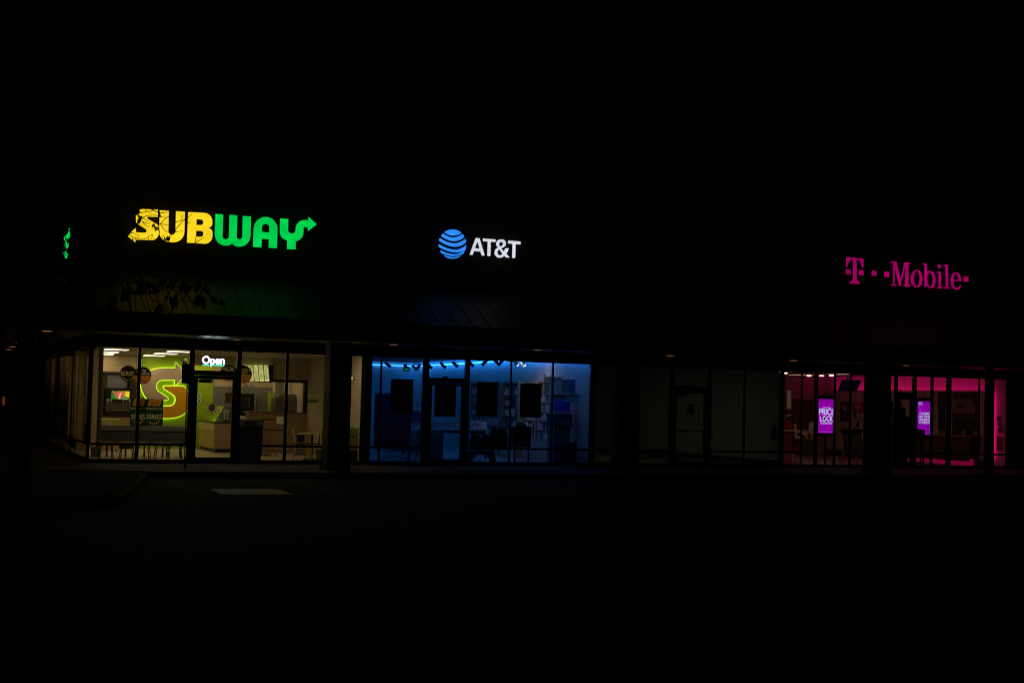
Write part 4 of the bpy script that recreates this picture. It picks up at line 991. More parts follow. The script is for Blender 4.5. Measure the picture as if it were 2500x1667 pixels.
# displays near the window, left
m_navy = mat('navy_panel', (.02, .04, .13), .6, noise=.3, nscale=2)
m_navy2 = mat('navy_print', (.02, .05, .16), .6, noise=.8, nscale=5)
x0, x1, z0, z1 = pxbox(914, 960, 997, 1096, .9)
t = thing('display_board', 'large navy display board with curved foot behind the left blue window', 'display stand', ((x0+x1)/2, .9, .05))
MB().box(x0, x1, .88, .92, z0, z1).build('panel', m_navy, t)
shape([spline([(x0+.1, z1-.35), (x0+.3, z1-.25), (x0+.55, z1-.4), (x0+.8, z1-.3), (x1-.05, z1-.6), (x0+.7, z1-.75), (x0+.4, z1-.6), (x0+.1, z1-.8)], 5)], .868, .006, 'printed_plant', m_navy2, t)
MB().tube([(x0-.0, .7, .07), (x0+.25, .7, .14), ((x0+x1)/2, .72, .23), (x1-.25, .7, .16), (x1+.1, .7, .06)], .02, 6).tube([((x0+x1)/2, .74, .23), ((x0+x1)/2, .9, z0+.05)], .02, 6).build('foot', m_steel, t)
MB().box(x0, x1, .93, .96, z0-.06, z0-.03).build('lower_rail', m_steel, t)
x0, x1, z0, z1 = pxbox(996, 1012, 1000.5, 1122, 1.2)
tag(MB().box(x0, x1+.02, 1.2, 1.26, .05, z1).build('light_post', m_steel), 'thin pale upright post beside the navy display board', 'post')
# rear wall frame, small sign and cabinet
x0, x1, z0, z1 = pxbox(950, 946, 1010, 1034, 9)
t = thing('wall_panel', 'pale-framed wall panel half hidden behind the left black poster', 'panel', ((x0+x1)/2, 9, .05))
MB().box(x0, x0+.04, 9, 9.1, .05, z1).box(x1-.05, x1, 9, 9.1, .05, z1).box(x0+.04, x1-.05, 9, 9.1, z1-.04, z1).build('frame', m_cream, t); MB().box(x0+.04, x1-.05, 9.03, 9.08, .05, z1-.041).build('infill', m_navy, t)
x0, x1, z0, z1 = pxbox(1011, 984, 1027, 996, 8.5)
t = thing('small_sign', 'small white printed sign left of the blue store door', 'sign', ((x0+x1)/2, 8.5, z0))
MB().box(x0, x1, 8.5, 8.52, z0, z1).build('plate', m_white, t); MB().box(x0+.04, x1-.04, 8.488, 8.498, z0+.06, z0+.09).box(x0+.04, x1-.04, 8.488, 8.498, z0+.14, z0+.17).build('text_lines', m_navy, t); MB().tube([((x0+x1)/2, 8.51, z0), ((x0+x1)/2, 8.51, .05)], .012, 6).build('stand', m_steel, t)
x0, x1, z0, z1 = pxbox(1006, 1003, 1030, 1031, 7.5)
t = thing('dark_cabinet', 'dark lettered cabinet between display board and blue store door', 'cabinet', ((x0+x1)/2, 7.5, .05))
MB().rbox(x0, x1, 7.5, 8.0, .05, z1, .02).build('body', m_navy, t); MB().box(x0+.05, x1-.1, 7.488, 7.498, z1-.2, z1-.17).box(x0+.05, x1-.2, 7.488, 7.498, z1-.3, z1-.27).build('lettering', mat('blue_print', (.06, .12, .3), .6), t)
# device tables
m_teal = mat('teal_laminate', (.10, .16, .15), .5); m_pale = mat('pale_laminate', (.50, .52, .52), .4)
m_dev = mat('device_glass', (.35, .37, .42), .25); m_case = mat('device_case', (.55, .56, .58), .35, metal=.2)
def vtable(x0, x1, y0, y1, ztop, label, splay=True):
    t = thing('display_table', label, 'table', ((x0+x1)/2, (y0+y1)/2, .05))
    MB().rbox(x0, x1, y0, y1, ztop-.05, ztop, .02).build('tabletop', m_pale, t)
    for xa, s_ in ((x0+.18, 1), (x1-.18, -1)):
        for y in (y0+.1, y1-.1):
            b = MB(); w2 = .045; xb = xa-s_*.12
            b.v = [Vector(p) for p in ((xa-w2*1.6, y-.03, ztop-.051), (xa+w2*1.6, y-.03, ztop-.051), (xa+w2*1.6, y+.03, ztop-.051), (xa-w2*1.6, y+.03, ztop-.051), (xb-w2, y-.025, .05), (xb+w2, y-.025, .05), (xb+w2, y+.025, .05), (xb-w2, y+.025, .05))]
            b.f = [(0, 1, 2, 3), (7, 6, 5, 4), (0, 4, 5, 1), (1, 5, 6, 2), (2, 6, 7, 3), (3, 7, 4, 0)]; b.build('leg', m_teal, t)
    MB().box(x0+.25, x1-.25, y0+.12, y1-.12, ztop-.14, ztop-.052).build('apron', m_navy, t)
    return t
def tab_px(xa, xb, py, Y): return T(xa, py, Y).x, T(xb, py, Y).x, T((xa+xb)/2, py, Y).z
x0, x1, zt = tab_px(1040, 1196, 1046, 3.2); vtable(x0, x1, 3.2, 4.3, zt, 'long pale display table crowded with phones behind the blue store door')
tbl1 = (x0, x1, 3.2, 4.3, zt)
x0, x1, zt2 = tab_px(1001, 1040, 1046, 5.0); vtable(x0, x1+.3, 5.0, 5.9, zt2, 'narrow pale display table with phone stands left of the door'); tbl2 = (x0, x1+.2, 5.0, 5.9, zt2)
x0, x1, zt3 = tab_px(1150, 1212, 1098, .9); t = vtable(x0-.1, x1, .75, 1.2, zt3+.02, 'low splay-legged bench carrying dark bags at the blue window')
bench_z = zt3+.02
def device(label, grp):
    t = thing('phone_on_stand', label, 'phone', (0, 0, 0), grp)
    MB().rbox(-.035, .035, -.006, .002, .045, .185, .008, 'y').build('phone', m_case, t)
    MB().rbox(-.031, .031, -.0085, -.0065, .052, .178, .006, 'y').build('screen', m_dev, t)
    MB().lathe([(.04, 0), (.038, .012), (.012, .02), (.012, .07)], 0, .02, 10).build('stand', m_steel, t)
    return t
dlab = 'small phone on a stand among the devices on the %s'
d1 = device(dlab % 'long pale display table', 'phones on stands on the long pale table'); d1.location = (tbl1[0]+.1, 3.3, zt+.002)
for i in range(34):
    x = tbl1[0]+.12+(i % 17)*(tbl1[1]-tbl1[0]-.3)/17+random.uniform(-.03, .03); y = 3.3+.7*(i//17)+random.uniform(0, .1)
    dup(d1, (x, y, zt+.002), None, random.uniform(-.5, .5), None, (1, 1, random.uniform(.8, 1.1)))
d2 = None
for i in range(10):
    x = tbl2[0]+.08+(i % 5)*.12; y = 5.1+.4*(i//5)
    if d2 is None: d2 = dup(d1, (x, y, zt2+.002), dlab % 'narrow left display table', .2, 'phones on stands on the narrow left table')
    else: dup(d2, (x, y, zt2+.002), None, random.uniform(-.5, .5))
for i, (px, lb) in enumerate(((1162, 'left bright tilted tablet on the long pale table'), (1176, 'right bright tilted tablet on the long pale table'))):
    x = T(px, 1036, 3.35).x; t = thing('tilted_tablet', lb, 'tablet', (x, 3.4, zt))
    p = MB(); a = R(35); p.box(-.16, .16, -.006, .006, 0, .26, Matrix.Translation((x, 3.35, zt+.01)) @ Matrix.Rotation(-a, 4, 'X') @ Matrix.Rotation(R(12), 4, 'Y')); p.build('tablet', m_case, t)
    MB().box(x-.05, x+.05, 3.42, 3.5, zt+.001, zt+.12).build('stand', m_steel, t)
x0, x1, z0, z1 = pxbox(1041, 1050, 1083, 1113, 1.8)
t = thing('teal_cabinet', 'plain teal square-fronted cabinet behind the blue store door', 'cabinet', ((x0+x1)/2, 2, .05))
MB().rbox(x0, x1, 1.8, 2.25, .05, z1, .015).build('body', m_teal, t); MB().box(x0+.02, x1-.02, 1.788, 1.798, z1-.25, z1-.24).build('drawer_gap', m_black, t)
# dark bags on the low bench
m_bag = mat('black_bag', (.006, .006, .009), .7, bump=.5, nscale=20)
def bag(px, y1p, y0p, wpx, label, Y=.85):
    x0, x1, z0, z1 = pxbox(px-wpx/2, y1p, px+wpx/2, y0p, Y); cx = (x0+x1)/2; r = (x1-x0)/2; z0 = bench_z+.002
    t = thing('dark_bag', label, 'bag', (cx, Y, z0), 'dark bags on the window bench'); h = z1-z0
    b = MB(); n = 16; prof = [(.75, 0), (1, .12), (1.02, .45), (.9, .68), (.62, .85), (.5, .92)]
    base = 0
    for k, (rr, zz) in enumerate(prof):
        for j in range(n):
            a = 2*math.pi*j/n; b.v.append(Vector((cx+r*rr*math.cos(a)*(1+.04*math.sin(3*a+k)), Y+.1*rr*math.sin(a), z0+h*zz)))
    for k in range(len(prof)-1):
        for j in range(n): b.f.append((k*n+j, k*n+(j+1) % n, (k+1)*n+(j+1) % n, (k+1)*n+j))
    b.f += [tuple(range(n)), tuple(range((len(prof)-1)*n, len(prof)*n))]
    b.build('body', m_bag, t, True)
    MB().tube([(cx-r*.35, Y, z0+h*.9), (cx-r*.25, Y, z0+h*.98), (cx, Y, z0+h*1.02), (cx+r*.25, Y, z0+h*.98), (cx+r*.35, Y, z0+h*.9)], .012, 6).build('handle', m_bag, t)
bag(1161, 1056, 1092, 30, 'dark rounded bag at the left end of the window bench')
bag(1184, 1058, 1092, 24, 'low dark bag, second on the window bench'); bag(1206, 1040, 1092, 24, 'taller dark bag, third on the window bench'); bag(1225, 1040, 1092, 28, 'rounded dark bag left of the mullion')
x0, x1, z0, z1 = pxbox(1250, 1041, 1293, 1091, .85)
t = thing('dark_case', 'big square black case with rounded lid beside the dark bags', 'case', ((x0+x1)/2, .85, z0))
MB().rbox(x0, x1, .7, 1.0, z0, z1, .05, 'z').build('body', m_bag, t); MB().lathe([(.16, z1+.001), (.15, z1+.05), (.08, z1+.11), (.01, z1+.13)], (x0+x1)/2, .85, 20).build('lid', m_bag, t)
for a in (x0+.04, x1-.08): MB().box(a, a+.04, .75, .79, .05, z0-.001).build('leg', m_bag, t)
# accessory shelving on the skewed wall
def shelf_unit(va, vb, zt, label, ns=6, cream=True):
    t = thing('shelf_unit', label, 'shelving', AW @ Vector((-.2, (va+vb)/2, .05)), 'shelving along the blue wall')
    fr = m_cream if cream else m_navy
    MB().box(-.40, -.012, va, va+.05, .05, zt, AW).box(-.40, -.012, vb-.05, vb, .05, zt, AW).box(-.40, -.012, va+.05, vb-.05, zt-.05, zt, AW).build('frame', wood_mat('shelf_wood', (.40, .32, .22), (.5, .42, .3)) if cream else m_navy, t)
    MB().box(-.03, -.012, va+.05, vb-.05, .05, zt-.051, AW).build('back', m_blue_wall, t)
    MB().box(-.42, -.03, va+.05, vb-.05, .05, .62, AW).build('base_cabinet', m_pale, t)
    zs = [.66+(zt-.75)*k/ns for k in range(ns)]
    for z in zs: MB().box(-.38, -.031, va+.05, vb-.05, z-.02, z, AW).build('shelf', m_pale, t)
    return t, zs
va, vb = Gs(1345, 940, .4).y, Gs(1280, 940, .4).y
ve, vd = Gs(1243, 940, .4).y, Gs(1150, 940, .4).y
ztop = Gs(1340, 930, .4).z
pk = None
m_pks = [mat('white_box', (.8, .8, .8), .4), mat('dark_box', (.04, .05, .07), .4), mat('pale_box', (.42, .46, .5), .4)]
units = [(va, (va+vb)/2, 'accessory shelves nearest the right end of the blue store'), ((va+vb)/2, vb, 'accessory shelves partly behind the right black poster'), (vb+.5, ve+.6, 'deeper shelves left of the pale-lit wall panel'), (ve+.8, vd, 'farthest shelves beside the navy poster')]
protos = []
for i, mm in enumerate(m_pks):
    o = MB().rbox(-.045, .045, -.03, .03, 0, .19, .004).box(-.03, .03, -.034, -.031, .03, .10).build('boxed_accessory', mm); protos.append(o)
used = [False]*3
npk = 0
for ui, (a, b_, lb) in enumerate(units):
    t, zs = shelf_unit(a, b_, ztop, lb, 6 if ui < 2 else 5)
    for zi, z in enumerate(zs[:-1] if ui < 2 else zs):
        y = a+.14
        while y < b_-.12:
            k = 0 if random.random() < .72 else random.choice((1, 2))
            p = AW @ Vector((-.36+.02*random.random(), y, z+.001))
            if random.random() < .9 and npk < 240:
                if not used[k]: o = protos[k]; o.location = p; used[k] = True
                else: o = protos[k].copy(); C.objects.link(o); o.location = p
                o.rotation_euler = (0, 0, R(-90)-math.atan(.0443)); o.scale = (1, 1, random.uniform(.75, 1.25)); npk += 1
                tag(o, '%s boxed accessory on the shelves of the blue-lit store' % ('small white', 'small dark', 'small grey')[k], 'box', 'boxed accessories on the blue store shelves')
            y += .105+random.random()*.03 if ui < 2 else .17+random.random()*.1
# tall kiosk with blue gift bag, and boxes, right
x0, x1, z0, z1 = pxbox(1352, 1010, 1396, 1076, 1.0)
t = thing('kiosk', 'dark kiosk with pale arc on its top panel by the right end wall', 'kiosk', ((x0+x1)/2, 1.2, .05))
zm = T(1374, 1040, 1.0).z
MB().rbox(x0+.02, x1-.02, 1.02, 1.5, .05, zm, .02).build('body', m_teal, t); MB().rbox(x0, x1+.02, .98, 1.52, zm+.001, z1, .06, 'z').build('head_panel', m_navy, t)
arc = [((x0+x1)/2+.22*math.cos(R(a)), zm+.02+.11*math.sin(R(a))) for a in range(10, 171, 10)]+[((x0+x1)/2+.20*math.cos(R(a)), zm+.02+.09*math.sin(R(a))) for a in range(170, 9, -10)]
shape([arc], .97, .008, 'pale_arc', mat('arc_print', (.4, .45, .6), .5), t)
MB().box(x0, x1, .97, 1.53, z1+.001, z1+.04).build('top', m_pale, t)
text('Experience', x0+.06, x1-.08, z1-.22, z1-.16, .972, 'lettering', mat('faint_blue', (.10, .14, .26), .5), t) if False else None
x0, x1, z0, z1 = pxbox(1355, 980, 1391, 1004, 1.2); zb = T(1374, 1008, 1.2).z
t = thing('gift_bag', 'bright blue wrapped gift with bow on top of the kiosk', 'gift', ((x0+x1)/2, 1.3, zb))
m_gift = mat('royal_blue', (.02, .08, .55), .5)
MB().rbox(x0, x1, 1.15, 1.4, zb+.03, z1, .03).build('box', m_gift, t); MB().box(x0+(x1-x0)*.62, x0+(x1-x0)*.7, 1.138, 1.148, zb+.03, z1).build('ribbon', m_navy, t)
for s_ in (-1, 1):
    cx = x0+(x1-x0)*.35; b = MB().tube([(cx, 1.27, z1), (cx+s_*.06, 1.27, z1+.08), (cx+s_*.14, 1.27, z1+.07), (cx+s_*.12, 1.27, z1+.01), (cx, 1.27, z1+.005)], .02, 6); b.build('bow', m_gift, t)
x0, x1, z0, z1 = pxbox(1349, 1079, 1405, 1130, .6)
xm = (x0+x1)/2
t = thing('blue_box', 'left dark blue box below the kiosk, brighter', 'box', ((x0+xm)/2, .6, .05)); MB().rbox(x0, xm-.01, .5, .85, .05, z1, .01).build('carton', mat('mid_blue', (.03, .09, .32), .6), t); MB().box(x0+.02, xm-.03, .66, .68, z1+.0005, z1+.003).build('tape', m_navy, t)
t = thing('blue_box', 'right dark blue box below the kiosk, nearer the end wall', 'box', ((x1+xm)/2, .6, .05)); MB().rbox(xm+.01, x1, .5, .85, .05, z1, .01).build('carton', m_navy2, t); MB().box(xm+.03, x1-.02, .66, .68, z1+.0005, z1+.003).build('tape', m_navy, t)
# brackets on the wall behind the kiosk
a_, c_ = Gs(1385, 961, .02), Gs(1362, 958, .02)
t = thing('wall_shelf', 'small floating shelf with pale tube above the blue gift', 'shelf', (a_.x, a_.y, a_.z))
MB().box(-.30, -.005, 1.0, 2.6, a_.z-.03, a_.z, AW).build('shelf_board', m_pale, t); MB().box(-.20, -.005, 1.3, 1.9, a_.z+.001, a_.z+.42, AW).build('book_box', mat('slate_blue', (.06, .12, .2), .6), t); MB().box(-.34, -.005, 2.4, 3.1, .62, a_.z+.5, AW).build('side_panel', m_teal, t)
MB().tube([AW @ Vector((-.33, 3.0, a_.z-.3)), AW @ Vector((-.33, 3.0, a_.z+.6))], .04, 10).build('pale_tube', m_white, t)
# faint white working light low in the store
t = thing('ceiling_light', 'dim white ceiling light near the right end of the blue store', 'ceiling light', (15.9, 2.2, 3.24)); t['label'] = 'dim warm light panel high near the pale right end wall'
MB().box(15.6, 16.2, 1.0, 2.2, 3.225, 3.238).build('frame', m_white, t); MB().box(15.65, 16.15, 1.05, 2.15, 3.215, 3.2245).build('diffuser', glow('dim_white', (1, .70, .58), .65), t)

# ================================================================= EMPTY SHOP
MB().box(XA+.96, XV, 11, 11.1, .05, 3.1).build('rear_wall', m_vac_wall, BLD)
MB().box(XV-.02, XV-.001, .08, 11, .05, .2).build('skirting', m_dark, BLD)
for (x, y, lb) in ((20.5, 2.2, 'added fill light on the ceiling behind the empty shop door'), (19.6, 6.5, 'added fill light on the ceiling deep in the empty shop')):  # fixtures added to give the bare walls a dim glow
    t = thing('shop_fill_light', lb, 'ceiling light', (x, y, 3.09)); MB().box(x-.4, x+.4, y-.2, y+.2, 3.07, 3.098).build('frame', m_white, t); MB().box(x-.36, x+.36, y-.16, y+.16, 3.06, 3.0695).build('diffuser', glow('shop_fill_glow', (1, 1, .76), 3.2), t)
x0, x1, z0, z1 = pxbox(1678, 986, 1694, 1010, .02)
tag(MB().box(x0, x1, .012, .016, z0, z1).build('door_notice', mat('dull_notice', (.03, .022, .015), .7)), 'small dark notice stuck on the glass door of the empty shop', 'notice')
x0, x1, z0, z1 = pxbox(1733, 1065, 1742, 1071, .05)
tag(MB().rbox(x0, x1, .06, .1, z0, z1, .01, 'y').build('door_stop_box', m_black), 'tiny black box low beside the empty shop door', 'box')
a_, c_ = G(1886, 1072, XV-.03), G(1894, 1041, XV-.03)
t = thing('electric_panel', 'dark irregular fixture low on the empty shop wall near the pink store', 'wall fixture', (XV-.05, (a_.y+c_.y)/2, a_.z))
MB().rbox(XV-.09, XV-.003, c_.y, a_.y, a_.z, c_.z, .02, 'x').build('case', m_dark, t); MB().rbox(XV-.06, XV-.003, c_.y+.1, a_.y+.3, c_.z-.25, c_.z-.1, .02, 'x').build('side_box', m_black, t) if False else MB().tube([(XV-.03, (a_.y+c_.y)/2, c_.z), (XV-.03, (a_.y+c_.y)/2, c_.z+.2)], .012, 6).build('conduit', m_dark, t)

# ================================================================= PINK-LIT STORE
YT = 10.2
MB().box(XV+.12, XT, YT, YT+.1, .05, 3.0).build('rear_wall', m_pinkwall, BLD)
m_pled = glow('pink_led', (1, .0, .28), 1.9); m_pled2 = glow('pink_led_bright', (1, .0, .27), 4)
FX = XT-.42          # front of the wall fixture
zf = 2.47
ya_, yb_ = .64, 9.6
t = thing('wall_fixture', 'tall beige display wall with pink lights above it and along its foot', 'display wall', (XT-.2, (ya_+yb_)/2, .05))
MB().box(FX, XT-.02, ya_, yb_, .25, zf).box(FX, FX+.03, ya_, yb_, zf, zf+.05).build('body', m_pinkwall, t)
MB().box(FX+.12, XT-.10, ya_+.05, yb_-.05, zf+.002, zf+.03).build('upper_led', m_pled, t)
MB().box(FX+.1, XT-.02, ya_, yb_, .05, .249).build('plinth', m_dark, t)
MB().box(XT-.10, XT-.04, ya_-.035, ya_-.002, .3, zf).build('end_led', m_pled2, t)
for px in (2042, 2068, 2100, 2115, 2212, 2222, 2288):
    q = G(px, 1000, FX-.004); MB().box(FX-.006, FX-.001, q.y-.02, q.y+.02, .9, 2.2).build('standard', m_white, t)
for py in (1005, 1029): 
    q = G(2100, py, FX); MB().box(FX-.004, FX-.0008, 4.6, yb_, q.z-.01, q.z+.01).build('seam', m_dark, t)
def fxpanel(x0p, y0p, x1p, y1p, off, name, mm, label, cat, part=None):
    a = G(x0p, (y0p+y1p)/2, FX); b = G(x1p, (y0p+y1p)/2, FX); c = G((x0p+x1p)/2, y1p, FX); d = G((x0p+x1p)/2, y0p, FX)
    o = MB().box(FX-off-.012, FX-off, b.y, a.y, c.z, d.z).build(name, mm)
    tag(o, label, cat); return o, (b.y, a.y, c.z, d.z)
m_brown = mat('brown_poster', (.07, .03, .03), .6)
o, (y0, y1, z0, z1) = fxpanel(2052, 981, 2073, 1028, .01, 'wall_poster', m_brown, 'tall dark brown poster with pale flowers on the beige display wall', 'poster')
fl = MB()
for (a, b_) in ((.35, .78), (.6, .72), (.45, .66), (.7, .6)):
    fl.tube([(FX-.024, y1-(y1-y0)*a, z0+(z1-z0)*b_), (FX-.030, y1-(y1-y0)*a, z0+(z1-z0)*b_)], .07, 7)
fl.box(FX-.03, FX-.024, y0+(y1-y0)*.25, y1-(y1-y0)*.3, z0+(z1-z0)*.25, z0+(z1-z0)*.29); fl.build('printed_flowers', m_print_w, o)
o, (y0, y1, z0, z1) = fxpanel(2083, 980, 2109, 1005, .01, 'logo_poster', mat('magenta_poster', (.55, .01, .08), .6), 'square magenta poster with a white serif T on the display wall', 'poster')
# the T (upper part of the fascia T), facing -X
Tl = TM[0][0]; xs_ = [p[0] for p in Tl]; zs_ = [p[1] for p in Tl]
def mapT(L): return [((p[0]-258)/(498-258), (634-p[1])/(634-268)) for p in L]
TT = [mapT(Tl), mapT(TM[1][0]), mapT(TM[2][0])]
wy = (y1-y0)
TT = [[((p[0]-.5)*wy*.52, z0+(z1-z0)*(.08+.84*p[1])) for p in L] for L in TT]
me = shape_mesh([[(p[0], p[1]) for p in L] for L in TT], .006)
MB().add(me, Matrix.Translation((FX-.03, (y0+y1)/2, 0)) @ Matrix.Rotation(R(-90), 4, 'Z')).build('letter_t', m_white, o)
ph = None; 
for ri, (py0, py1) in enumerate(((1006, 1021), (1028, 1041), (1043, 1051))):
    for ci, px in enumerate((2088, 2095, 2102, 2108)):
        a = G(px-2.2, (py0+py1)/2, FX-.03); b = G(px+2.2, (py0+py1)/2, FX-.03); c = G(px, py1, FX-.03); d = G(px, py0, FX-.03)
        o = MB().box(FX-.05, FX-.022, b.y, a.y, c.z, d.z).box(FX-.053, FX-.0505, b.y+.03, a.y-.03, c.z+(d.z-c.z)*.3, d.z-.03).build('hanging_case', random.choice((m_white, m_print_w, m_dark, m_case)))
        tag(o, 'phone case hanging in the grid under the magenta T poster', 'phone case', 'phone cases on the display wall pegs')
# dark bay with arch, lettering and pictured phone
o, (y0, y1, z0, z1) = fxpanel(2326, 957, 2386, 1104, .01, 'phone_display', mat('dark_display', (.045, .032, .03), .4), 'dark tall display with grey lettering and a big pictured phone', 'display panel')
def fx_text(s, px0, py0, px1, py1, mm, parent, off=.03):
    a = G(px0, (py0+py1)/2, FX); b = G(px1, (py0+py1)/2, FX); c = G((px0+px1)/2, py1, FX); d = G((px0+px1)/2, py0, FX)
    me = text_mesh(s, 0, a.y-b.y, c.z, d.z, .004, .0)
    return MB().add(me, Matrix.Translation((FX-off, a.y, 0)) @ Matrix.Rotation(R(-90), 4, 'Z')).build('lettering', mm, parent)
m_gtxt = mat('grey_lettering', (.35, .27, .25), .5)
fx_text('iPhone 14 Pro', 2334, 959, 2367, 967, m_gtxt, o)
q = G(2330, 963, FX); MB().tube([(FX-.03, q.y, q.z), (FX-.026, q.y, q.z)], .05, 12).build('round_mark', m_gtxt, o)
a, b = G(2328, 978, FX), G(2379, 978, FX); MB().box(FX-.05, FX-.0225, b.y, a.y, a.z-.13, a.z+.06).build('light_bar', mat('bar_grey', (.30, .22, .22), .4), o)
a, b = G(2329, 998, FX), G(2384, 998, FX)
c, d = G(2356, 1009, FX), G(2356, 986, FX); MB().rbox(FX-.06, FX-.0225, b.y, a.y, c.z, d.z, .12, 'x').build('pictured_phone', mat('rose_picture', (.40, .20, .22), .3), o)
a, b = G(2338, 990, FX), G(2357, 990, FX); MB().box(FX-.068, FX-.061, b.y, a.y, a.z-.06, a.z+.04).build('picture_bar', m_dark, o)
a, b = G(2329, 1012, FX), G(2384, 1012, FX); MB().box(FX-.055, FX-.0225, b.y, a.y, a.z-.09, a.z+.02).build('lower_bar', mat('bar_dim', (.15, .10, .10), .4), o)
fxpanel(2291, 956, 2308, 1056, .01, 'dark_pilaster', m_dark, 'narrow black upright panel right of the door screen', 'panel')
# wooden ledge with devices
zl = G(2350, 1063, FX-.3).z
t = thing('wood_ledge', 'long wooden device ledge along the right display wall', 'counter', (FX-.3, 3.5, .05))
MB().rbox(FX-.45, FX-.03, .7, 6.3, zl-.05, zl, .01, 'y').build('top', wood_mat('ledge_wood', (.45, .27, .14), (.55, .34, .18), 3, 0), t); MB().box(FX-.40, FX-.04, .8, 6.2, .28, zl-.051).build('front', mat('brown_front', (.12, .06, .055), .5), t)
MB().box(FX-.14, FX-.04, .9, 6.1, .05, .279).build('plinth', m_pinkwall, t)
MB().box(FX-.40, FX-.38, .8, 6.2, .20, .279).build('lip', m_dark, t); MB().box(FX-.36, FX-.30, .85, 6.15, .24, .26).build('foot_led', glow('pink_foot_led', (1, .0, .26), 2.4), t)
for i, (px, lb) in enumerate(((2291, 'leftmost'), (2300, 'second'), (2350, 'third'), (2354, 'fourth'), (2377, 'fifth'), (2382, 'rightmost'))):
    q = G(px, 1060, FX-.3); dup(d1, (q.x, q.y, zl+.002), 'small white phone stand on the wooden ledge, %s of six' % lb, R(-60), 'phone stands on the wooden ledge', (.9, .9, .85))
# decals and shelf pieces on the end wall right of the light pole
def endwall(px0, py0, px1, py1, rnd, label, name='wall_decal', mm=m_brown):
    a = G(px0, (py0+py1)/2, XT); b = G(px1, (py0+py1)/2, XT); c = G((px0+px1)/2, py1, XT); d = G((px0+px1)/2, py0, XT)
    if rnd: o = MB().tube([(XT-.002, (a.y+b.y)/2, (c.z+d.z)/2), (XT-.02, (a.y+b.y)/2, (c.z+d.z)/2)], (d.z-c.z)/2, 20)
    else: o = MB().rbox(XT-.02, XT-.002, b.y, a.y, c.z, d.z, .02, 'x')
    return tag(o.build(name, mm), label, 'wall decal')
m_dec = mat('maroon_decal', (.03, .004, .01), .6)
endwall(2435, 1016, 2445, 1028, False, 'upper dark square decal on the pink-washed end wall', mm=m_dec); endwall(2436, 1030, 2445, 1041, True, 'small dark disc under the square decal on the pink end wall', mm=m_dec)
endwall(2436, 1042, 2450, 1059, True, 'large dark disc on the pink-washed end wall', mm=m_dec); endwall(2434, 1066, 2447, 1099, False, 'tall dark panel low on the pink-washed end wall', mm=m_dec)
# left half: rear wall pieces
def rp(x0p, y0p, x1p, y1p, Y, name, mm, label, cat, th=.02):
    x0, x1, z0, z1 = pxbox(x0p, y0p, x1p, y1p, Y); o = MB().box(x0, x1, Y-th, Y, z0, z1).build(name, mm); tag(o, label, cat); return o, x0, x1, z0, z1
t = thing('rear_door', 'greenish door in the back wall of the pink store', 'door', T(1960, 1085, YT))
x0, x1, z0, z1 = pxbox(1934, 974, 1985, 1048, YT-.03); MB().box(x0, x1, YT-.03, YT-.003, .05, z1).build('leaf', mat('olive_door', (.16, .17, .07), .6), t); MB().tube([(x0+.1, YT-.06, 1.05), (x0+.1, YT-.06, 1.15)], .02, 8).build('handle', m_steel, t)
o, x0, x1, z0, z1 = rp(1910, 953, 1920, 1048, 8.0, 'seamed_cupboard', m_white, 'tall pale panel with dark seams at the left edge of the pink store', 'panel', .3)
for k in (1, 2, 3): MB().box(x0-.001, x1+.001, 7.69, 7.699, z0+(z1-z0)*k/4-.008, z0+(z1-z0)*k/4).build('seam', m_black, o)
m_mag = mat('magenta_print', (.35, .01, .07), .5); m_red = mat('red_disc', (.5, .005, .04), .5)
x0, x1, z0, z1 = pxbox(1917, 1027, 1933, 1045, 2.4)
t = thing('round_display', 'red round disc stand on the table at the left pink window', 'display stand', ((x0+x1)/2, 2.4, z0)); MB().tube([((x0+x1)/2, 2.4, (z0+z1)/2), ((x0+x1)/2, 2.44, (z0+z1)/2)], (x1-x0)/2, 24).build('disc', m_red, t); MB().box((x0+x1)/2-.1, (x0+x1)/2+.1, 2.38, 2.48, z0-.04, z0).build('foot', m_dark, t)
x0, x1, z0, z1 = pxbox(1919, 998, 1934, 1012, 2.6)
t = thing('square_display', 'dark square panel stacked above the red disc stand', 'display stand', ((x0+x1)/2, 2.6, z0)); MB().rbox(x0, x1, 2.6, 2.64, z0, z1, .02, 'y').build('panel', m_brown, t); MB().tube([((x0+x1)/2, 2.62, z0), ((x0+x1)/2, 2.62, T(1926, 1048, 2.6).z)], .015, 6).build('post', m_dark, t)
MB().tube([((x0+x1)/2+.05, 2.59, z0-.16), ((x0+x1)/2+.05, 2.63, z0-.16)], .13, 16).build('lower_disc', m_brown, t)
zt = T(1950, 1050, 2.2).z; x0 = T(1909, 1050, 2.2).x; x1 = T(1985, 1050, 2.2).x
t = thing('display_table', 'pale wooden table inside the left pink store windows', 'table', ((x0+x1)/2, 2.6, .05))
MB().rbox(x0, x1, 2.2, 3.1, zt-.05, zt, .01).build('tabletop', wood_mat('table_wood', (.5, .36, .24), (.6, .44, .3), 3, 1), t)
MB().box(x0+.05, x0+.75, 2.25, 3.0, .4, zt-.051).build('magenta_end', m_mag, t); MB().box(x1-.75, x1-.70, 2.25, 3.0, .05, zt-.051).build('leg', m_white, t); MB().box(x0+.1, x0+.6, 2.3, 2.9, .05, .398).build('pink_base', mat('pink_base', (.5, .12, .22), .6), t)
